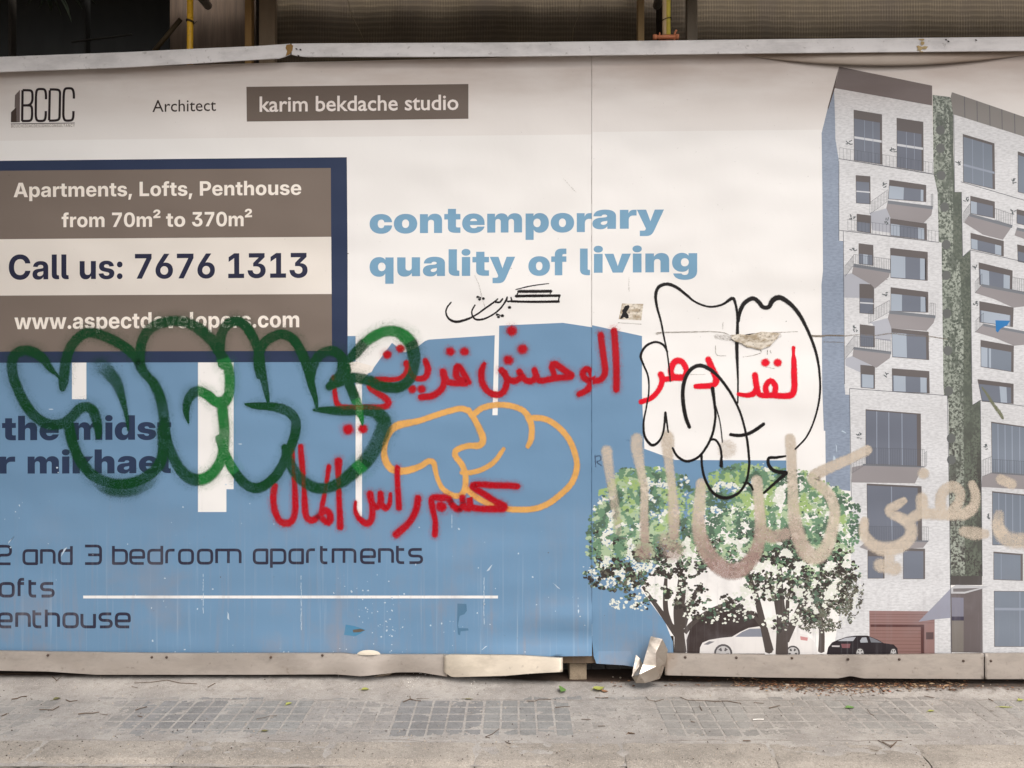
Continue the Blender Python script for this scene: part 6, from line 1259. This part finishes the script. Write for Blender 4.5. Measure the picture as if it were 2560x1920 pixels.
# ------------------------------------------------------------------ unseen tree added left of the picture so its crown shades the left half
tree = link('added_shade_tree', None, None, 'unseen leafy tree added left of the picture to shade the left half', 'shade tree'); tree.location = (-4.6, -1.7, -.1)
mb = MB(); mb.tube([(0,0,0),(.05,0,1.2),(.02,-.05,2.4),(.15,-.1,3.4)], [.17,.13,.12,.11], 12)
for e in ((1.6,-.9,5.4),(2.6,-.6,4.6),(-.9,.5,5.5),(.6,-1.4,5.8),(1.2,.4,6.2),(2.0,-1.8,5.0)):
    mb.tube([(.12,-.1,3.2),(e[0]*.45,e[1]*.45,(3.3+e[2])*.5+.1),e], [.09,.06,.03], 8)
link('trunk', mb.mesh('trunk', plain('tree_bark', (96, 84, 72), .9), True), tree)
mb = MB()
for cx, cy, cz, r in ((1.5,-.8,5.3,1.1),(2.6,-.7,4.9,.95),(-.8,.4,5.6,1.2),(.5,-1.3,5.9,1.1),(1.2,.2,6.2,1.1),(2.1,-1.8,5.2,1.0),(3.3,-1.2,5.3,.8),(.2,-2.2,5.0,.9),(1.6,-2.6,5.6,1.0)):
    for _ in range(1300):
        d = Vector((R.gauss(0,1),R.gauss(0,1),R.gauss(0,1))).normalized()*r*R.random()**.45; p = Vector((cx,cy,cz))+Vector((d.x,d.y,d.z*.75))
        u_ = Vector((R.gauss(0,1),R.gauss(0,1),R.gauss(0,.5))).normalized()*.055; w_ = u_.cross(Vector((R.gauss(0,1),R.gauss(0,1),R.gauss(0,1)))).normalized()*.028
        mb.add([p-u_, p+w_, p+u_, p-w_], [(0,1,2,3)])
link('crown', mb.mesh('crown', plain('shade_tree_leaf', (84, 112, 60), .6)), tree)['kind'] = 'stuff'

# ------------------------------------------------------------------ things lying about
# concrete block and dark soil in the gap
mb = MB(); x0, _, _ = at(1424, 0, .05); x1, _, _ = at(1467, 0, .05); mb.box(x0, x1, .055, .20, -.02, at(0, 1659, .05)[2])
o = link('concrete_block', mb.mesh('concrete_block', grit('block_concrete', (176, 158, 134), (140, 124, 104))), None, 'tan concrete block showing in the gap under the blue sheet', 'block'); md = o.modifiers.new('e', 'BEVEL'); md.width = .004; md.segments = 2
for o_ in (o,): pass
def rock(name, u, v, r, m, label, cat, fl=.6, group=None):
    bm_ = bpy.data.meshes.new(name); V = []; F = []; n1, n2 = 6, 9
    for j in range(n1 + 1):
        for i in range(n2):
            a = math.pi*j/n1; b = 2*math.pi*i/n2; k = 1 + .35*noise.noise(Vector((math.cos(b)*1.7 + u, math.sin(b)*1.7 + v, a*1.3)))
            V.append((r*k*math.sin(a)*math.cos(b), r*k*.7*math.sin(a)*math.sin(b), r*k*fl*math.cos(a)))
    for j in range(n1):
        for i in range(n2): F.append((j*n2+i, (j+1)*n2+i, (j+1)*n2+(i+1)%n2, j*n2+(i+1)%n2))
    o = link(name, mesh(name, V, F, m), None, label, cat, group); x, y, _ = gp(u, v); o.location = (x, y, dusth(x, y) + r*fl*.45); o.rotation_euler = (0, 0, R.uniform(0, 6)); return o
stone_m = grit('stone', (196, 182, 164), (160, 146, 128), 60); 
rock('stone', 1969, 1719, .013, stone_m, 'largest pale stone in the leaf litter under the right flashing', 'stone')
rock('stone', 2156, 1733, .009, stone_m, 'flat pale stone at the front of the litter below the black printed car', 'stone')
rock('stone', 2225, 1733, .006, grit('brick_bit', (196, 132, 110), (160, 104, 86), 60), 'small pinkish stone at the front of the leaf litter', 'stone')
rock('stone', 1551, 1696, .006, stone_m, 'small pale stone in the gap left of the crumpled flashing', 'stone')
rock('stone', 1532, 1695, .005, stone_m, 'tiny pale pebble left of the stone in the gap', 'stone')
rock('stone', 754, 1696, .007, stone_m, 'round pale stone below the left flashing under the olive scrape', 'stone')
rock('stone', 1320, 1691, .005, stone_m, 'tiny pale pebble under the bright flashing', 'stone')
rock('stone', 2457, 1722, .005, stone_m, 'tiny white pebble under the joint of the right flashings', 'stone')
rock('stone', 2363, 1721, .005, grit('brick_bit2', (206, 140, 116), (170, 110, 90), 60), 'tiny red pebble near the right end of the litter', 'stone')
wh = plain('white_chip', (236, 230, 222), .7, (20,20,20), .2, .8)
mb = MB()
for cu, cv, su, sv, n in ((1030,1716,12,5,26),(1066,1704,14,3,16),(1184,1722,10,8,12),(1120,1828,3,2,2),(840,1702,30,3,5)):
    for _ in range(n):
        x, y, _z = gp(R.gauss(cu, su), max(1693, R.gauss(cv, sv))); z = dusth(x, y); s = R.uniform(.0015, .006); a = R.uniform(0, 3)
        V = [(x + s*math.cos(a+t)*R.uniform(.5, 1.3), y + s*math.sin(a+t)*R.uniform(.5, 1.3), z + .001 + R.random()*.003) for t in (0, 1.6, 3.2, 4.7)]; mb.add(V, [(0, 1, 2, 3)])
link('plaster_chips', mb.mesh('plaster_chips', wh), None, 'crumbs of white plaster scattered below the left flashing', kind='stuff')
# bits of board under the left flashing
def splinter(pts, m, label, name='board_scrap', cat='scrap', th=.006):
    V = [Vector(gp(u, v, z)) for u, v, z in pts]; c = sum(V, Vector()) / len(V); n = len(V)
    W_ = [v - c for v in V] + [v - c + Vector((0, .004, -th)) for v in V]
    o = link(name, mesh(name, W_, [tuple(range(n)), tuple(range(n, 2*n))[::-1]] + [(i, i+n, (i+1)%n+n, (i+1)%n) for i in range(n)], m), None, label, cat); o.location = c
splinter([K6((805,905))[0] + (.022,), K6((940,878))[0] + (.026,), K6((960,890))[0] + (.022,), K6((870,915))[0] + (.014,), K6((810,920))[0] + (.012,)], plain('pale_wood', (206, 186, 150), .8), 'pale splintered piece of board sticking out below the wavy flashing')
splinter([K6((975,878))[0] + (.03,), K6((1070,855))[0] + (.045,), K6((1170,838))[0] + (.05,), K6((1120,862))[0] + (.035,), K6((1050,885))[0] + (.024,)], plain('folded_sheet', (176, 158, 138), .6), 'thin folded sheet curling out beneath the wavy flashing')
mb = MB(); 
# foam blob on top of left flashing
x, y, z = at(922, 1634, -.03); V = []; F = []
for j in range(6):
    for i in range(13):
        a = math.pi*i/12; q = 1 - j/5; V.append((x + .058*q*math.cos(a) , y - .012*math.sin(math.pi*q/2)*0 - .012*(1-q*q), z - .004 + .022*q*math.sin(a)))
for j in range(5):
    for i in range(12): a = j*13+i; F.append((a, a+1, a+14, a+13))
link('foam_blob', mesh('foam_blob', V, F, plain('cream_foam', (226, 214, 194), .8), smooth=True), hoarding, 'rounded blob of cream foam bulging over the left flashing')
# leaf litter and twigs under the right flashing
lm = [plain('brown_leaf', c, .8, (60,60,60), .5) for c in ((120,76,50),(92,62,42),(150,108,76),(64,48,36),(178,150,118))]
mb = MB()
for _ in range(1500):
    u = R.uniform(1830, 2420) if R.random() < .8 else R.uniform(1500, 2560); v = 1706 + 26*R.random() + 12*math.exp(-((u-2120)/120)**2)*R.random() - (8 if u < 1900 else 0)
    x, y, _z = gp(u, v); z = dusth(x, y) + R.uniform(.0, .006); l = R.uniform(.003, .012); w = l*R.uniform(.15, .6); a = R.gauss(0, .7)
    dx, dy = math.cos(a), math.sin(a); q = R.uniform(-.4, .4)
    V = [(x - l*dx, y - l*dy, z), (x - w*dy, y + w*dx, z + w*q + .001), (x + l*dx, y + l*dy, z + l*q*.5), (x + w*dy, y - w*dx, z - w*q + .001)]; mb.add(V, [(0,1,2),(0,2,3)], R.randrange(5))
link('leaf_litter', mb.mesh('leaf_litter', lm), None, 'band of rotting brown leaves and bark under the right flashing', kind='stuff')
mb = MB()
for _ in range(2600):      # loose grit on the paving and kerb
    u = R.uniform(-60, 2620); v = R.choice((R.uniform(1700, 1860), R.uniform(1840, 1918))); x, y, _z = gp(u, v)
    z = max(dusth(x, y), 0) if y > YK else .006
    s = R.choice((.001, .0014, .002, .003)) * R.uniform(.6, 1.3); mb.add([(x-s,y-s*.7,z),(x+s,y-s*.5,z),(x+s*.4,y+s,z),(x,y,z+s*1.2)], [(0,1,3),(1,2,3),(2,0,3)], R.randrange(3))
link('grit', mb.mesh('grit', [stone_m, lm[3], plain('grey_grit', (120,112,104), .9)]), None, 'loose grit over paving and kerb', kind='stuff')
# leaves
gm = {'green': plain('green_leaf', (104, 140, 72), .5, (60,60,60), .5, .6), 'lime': plain('lime_leaf', (168, 170, 88), .5, (60,60,60), .5, .6), 'olive': plain('olive_leaf', (112, 108, 66), .6, (60,60,60), .5, .6), 'brown': lm[2]}
def leaf(u, v, l, w, a, c, label, curl=.2, tilt=0):
    mb = MB(); n = 8; V = []
    for i in range(n+1):
        t = i/n; q = w*math.sin(math.pi*t**.85)*.5; zz = curl*l*(t-.5)**2; V += [(l*(t-.5), -q, zz + q*.5), (l*(t-.5), 0, zz), (l*(t-.5), q, zz + q*.5)]
    mb.add(V, [(i*3+j, i*3+j+1, i*3+j+4, i*3+j+3) for i in range(n) for j in range(2)])
    mb.tube([(-l*.5-.012, 0, 0), (-l*.5, 0, curl*l*.25)], .0007, 5)
    o = link('leaf', mb.mesh('leaf', gm[c], True), None, label, 'leaf', 'fallen leaves on the pavement'); x, y, _z = gp(u, v); o.location = (x, y, dusth(x, y) + .002 + abs(tilt)*l*.3); o.rotation_euler = (tilt, 0, a)
leaf(1404, 1731, .056, .040, 1.35, 'green', 'green pointed leaf lying below the torn gap', .1, .5)
leaf(1497, 1729, .062, .046, .3, 'lime', 'crumpled yellow green leaf right of the pointed green leaf', .9)
leaf(1512, 1733, .040, .022, -.5, 'brown', 'curled brown leaf against the crumpled yellow green leaf', .8)
leaf(913, 1729, .040, .028, .1, 'lime', 'small yellow green leaf below the blob of foam', .3)
leaf(722, 1760, .036, .024, 1.0, 'lime', 'faded yellow leaf on the scored squares under the white line', .2)
leaf(662, 1829, .032, .018, .1, 'olive', 'olive leaf on the squares near the kerb', .5)
leaf(1172, 1748, .044, .010, -.05, 'olive', 'thin olive leaf straight below the bright flashing', .2)
leaf(2125, 1770, .046, .030, .1, 'green', 'light green leaf below the black printed car', .4)
leaf(2328, 1778, .034, .018, .3, 'lime', 'small lime leaf below the printed garage', .4)
leaf(2514, 1768, .070, .012, -.05, 'lime', 'long narrow yellow leaf near the right edge', .2)
leaf(2552, 1751, .036, .024, .4, 'lime', 'yellow green leaf cut by the right edge of the picture', .3)
leaf(142, 1748, .034, .026, .8, 'olive', 'flat mossy leaf at the far left of the pavement', .1)
leaf(1576, 1834, .020, .012, .4, 'brown', 'tiny dark leaf scrap in the middle near the kerb joint', .6)
# twigs
def twig(pts, r, label, col=(98, 78, 60)):
    r *= .72
    key = 'twig_bark'; m = bpy.data.materials.get(key) or plain(key, col, .85, (60,60,60), .4)
    V = []
    for u, v in pts:
        x, y, _z = gp(u, v); V.append(Vector((x, y, max(dusth(x, y), 0 if y > YK else .006) + r*1.1 + R.uniform(0, .0015))))
    mb = MB(); p0 = V[0].copy(); mb.tube([p - p0 for p in V], [r*(.6+.6*R.random()) for _ in V], 6)
    o = link('twig', mb.mesh('twig', m), None, label, 'twig', 'dry twigs on the pavement'); o.location = p0
C0 = crop(0, 1440); C9 = H3
for pts, r, lab in (
 (C0((450,935),(490,955),(530,935)), .0032, 'short bent twig close to the wall, first from the left below the flashing'),
 (C0((100,1070),(150,1062),(185,1048),(230,1048)), .003, 'dark twig at the far left of the pavement'),
 (C0((570,1075),(605,1088),(670,1078)), .0026, 'small forked looking twig right of the mossy leaf'),
 (C0((340,1160),(400,1158),(455,1162),(510,1132)), .0026, 'thin twig below the mossy leaf'),
 (C0((675,1200),(740,1190),(800,1192),(860,1180)), .0032, 'reddish thick twig left of centre in the left half'),
 (C0((860,1195),(930,1205)), .002, 'short end of twig beside the reddish thick twig'),
 (C0((1170,1165),(1215,1150),(1270,1135)), .003, 'dark slanting twig at the left edge of the scored squares'),
 (C0((1190,1215),(1230,1222)), .003, 'stubby dark twig under the dark slanting twig'),
 (C0((1160,965),(1300,962),(1440,952),(1560,965),(1700,968)), .0022, 'longest thin twig lying along the wall at the left'),
 (C0((1795,985),(1860,966)), .003, 'short twig at the right end of the longest thin twig'),
 (C0((1140,980),(1190,988)), .0022, 'short twig at the left end of the longest thin twig'),
 (C0((10,1215),(60,1195)), .0024, 'twig cut by the left edge of the picture'),
 (C0((0,915),(120,912),(260,914)), .0022, 'thin twig along the wall in the left corner'),
 (K6((5,1240),(60,1230),(120,1215),(180,1210)), .0022, 'thin twig across the scored squares'),
 (K6((1270,1095),(1335,1065),(1330,1045)), .003, 'dark forked twig, left prong, below the plaster crumbs'),
 (K6((1335,1068),(1380,1082),(1425,1085)), .003, 'dark forked twig, right prong, below the plaster crumbs'),
 (K6((1385,1062),(1500,1060)), .0014, 'hair thin twig right of the dark forked twig'),
 (K6((2100,1325),(2040,1370),(1980,1395),(2020,1405)), .0022, 'hooked twig near the kerb in the middle'),
 (K6((2150,1435),(2200,1470)), .0026, 'dark twig right of the hooked twig'),
 (C7((125,1085),(200,1085),(240,1068),(335,1072)), .0028, 'dark twig left below the pointed green leaf'),
 (C7((375,1140),(430,1135),(500,1132)), .0026, 'twig below the pointed green leaf'),
 (C7((600,1240),(680,1242)), .002, 'short level twig right of the middle of the squares'),
 (C7((740,1300),(805,1298)), .0018, 'faint short twig lower right of the short level twig'),
 (C7((720,1055),(780,1060),(830,1055)), .003, 'dark twig under the crumpled yellow green leaf'),
 (C7((1155,1045),(1180,1075),(1240,1088),(1310,1070)), .0022, 'curved twig below the crumpled flashing'),
 (C7((1455,1050),(1510,1075),(1640,1080),(1760,1088),(1860,1085),(1980,1105)), .0022, 'long wavy twig in the slab joint right of the crumpled flashing'),
 (C7((2090,1095),(2175,1105)), .0018, 'short twig right of the long wavy twig'),
 (C7((1620,1125),(1640,1165)), .0026, 'short upright twig below the long wavy twig'),
 (C7((1000,1360),(1060,1370)), .004, 'thick dark crumb of bark near the kerb'),
 (C7((1545,1262),(1580,1270)), .0026, 'tiny dark twig right of middle'),
 (C7((1995,1440),(2060,1442)), .0028, 'dark twig by the kerb at the right of middle'),
 (C9((1350,1042),(1400,1050),(1440,1056)), .003, 'dark twig in front of the leaf litter at the right'),
 (C9((1905,1068),(1945,1088)), .0034, 'thick twig below the joint of the right flashings'),
 (C9((860,1160),(885,1200),(915,1208)), .0026, 'bent twig below the light green leaf'),
 (C9((1920,1168),(1950,1170)), .002, 'tiny twig at the right edge region'),
 (C9((820,1500),(960,1528)), .0014, 'pale straw on the paving at the right'),
 (C9((10,1145),(60,1135),(105,1122)), .0024, 'thin twig under the white printed car'),
 (C9((950,1425),(1010,1470),(1060,1500),(1110,1450)), .003, 'curled dry twig by the kerb at the right'),
 (C9((980,1430),(1080,1440),(1155,1425)), .002, 'straight dry twig over the curled one'),
 (C9((990,1450),(1050,1480),(1090,1475)), .0026, 'middle twig in the small dry cluster near the kerb'),
): twig(pts, r, lab)
mb = MB(); a, b = Vector(gp(*C7((2080,1248))[0])), Vector(gp(*C7((2175,1245))[0])); mb.tube([Vector(), (b-a)*.5 + Vector((0,.002,0)), b-a], .0022, 8); o = link('drinking_straw', mb.mesh('drinking_straw', wh), None, 'short white stick on the paving at the right', 'stick'); o.location = a + Vector((0, 0, .004)); o.name = 'stick'
# lifted crack lines in the mortar, long joints
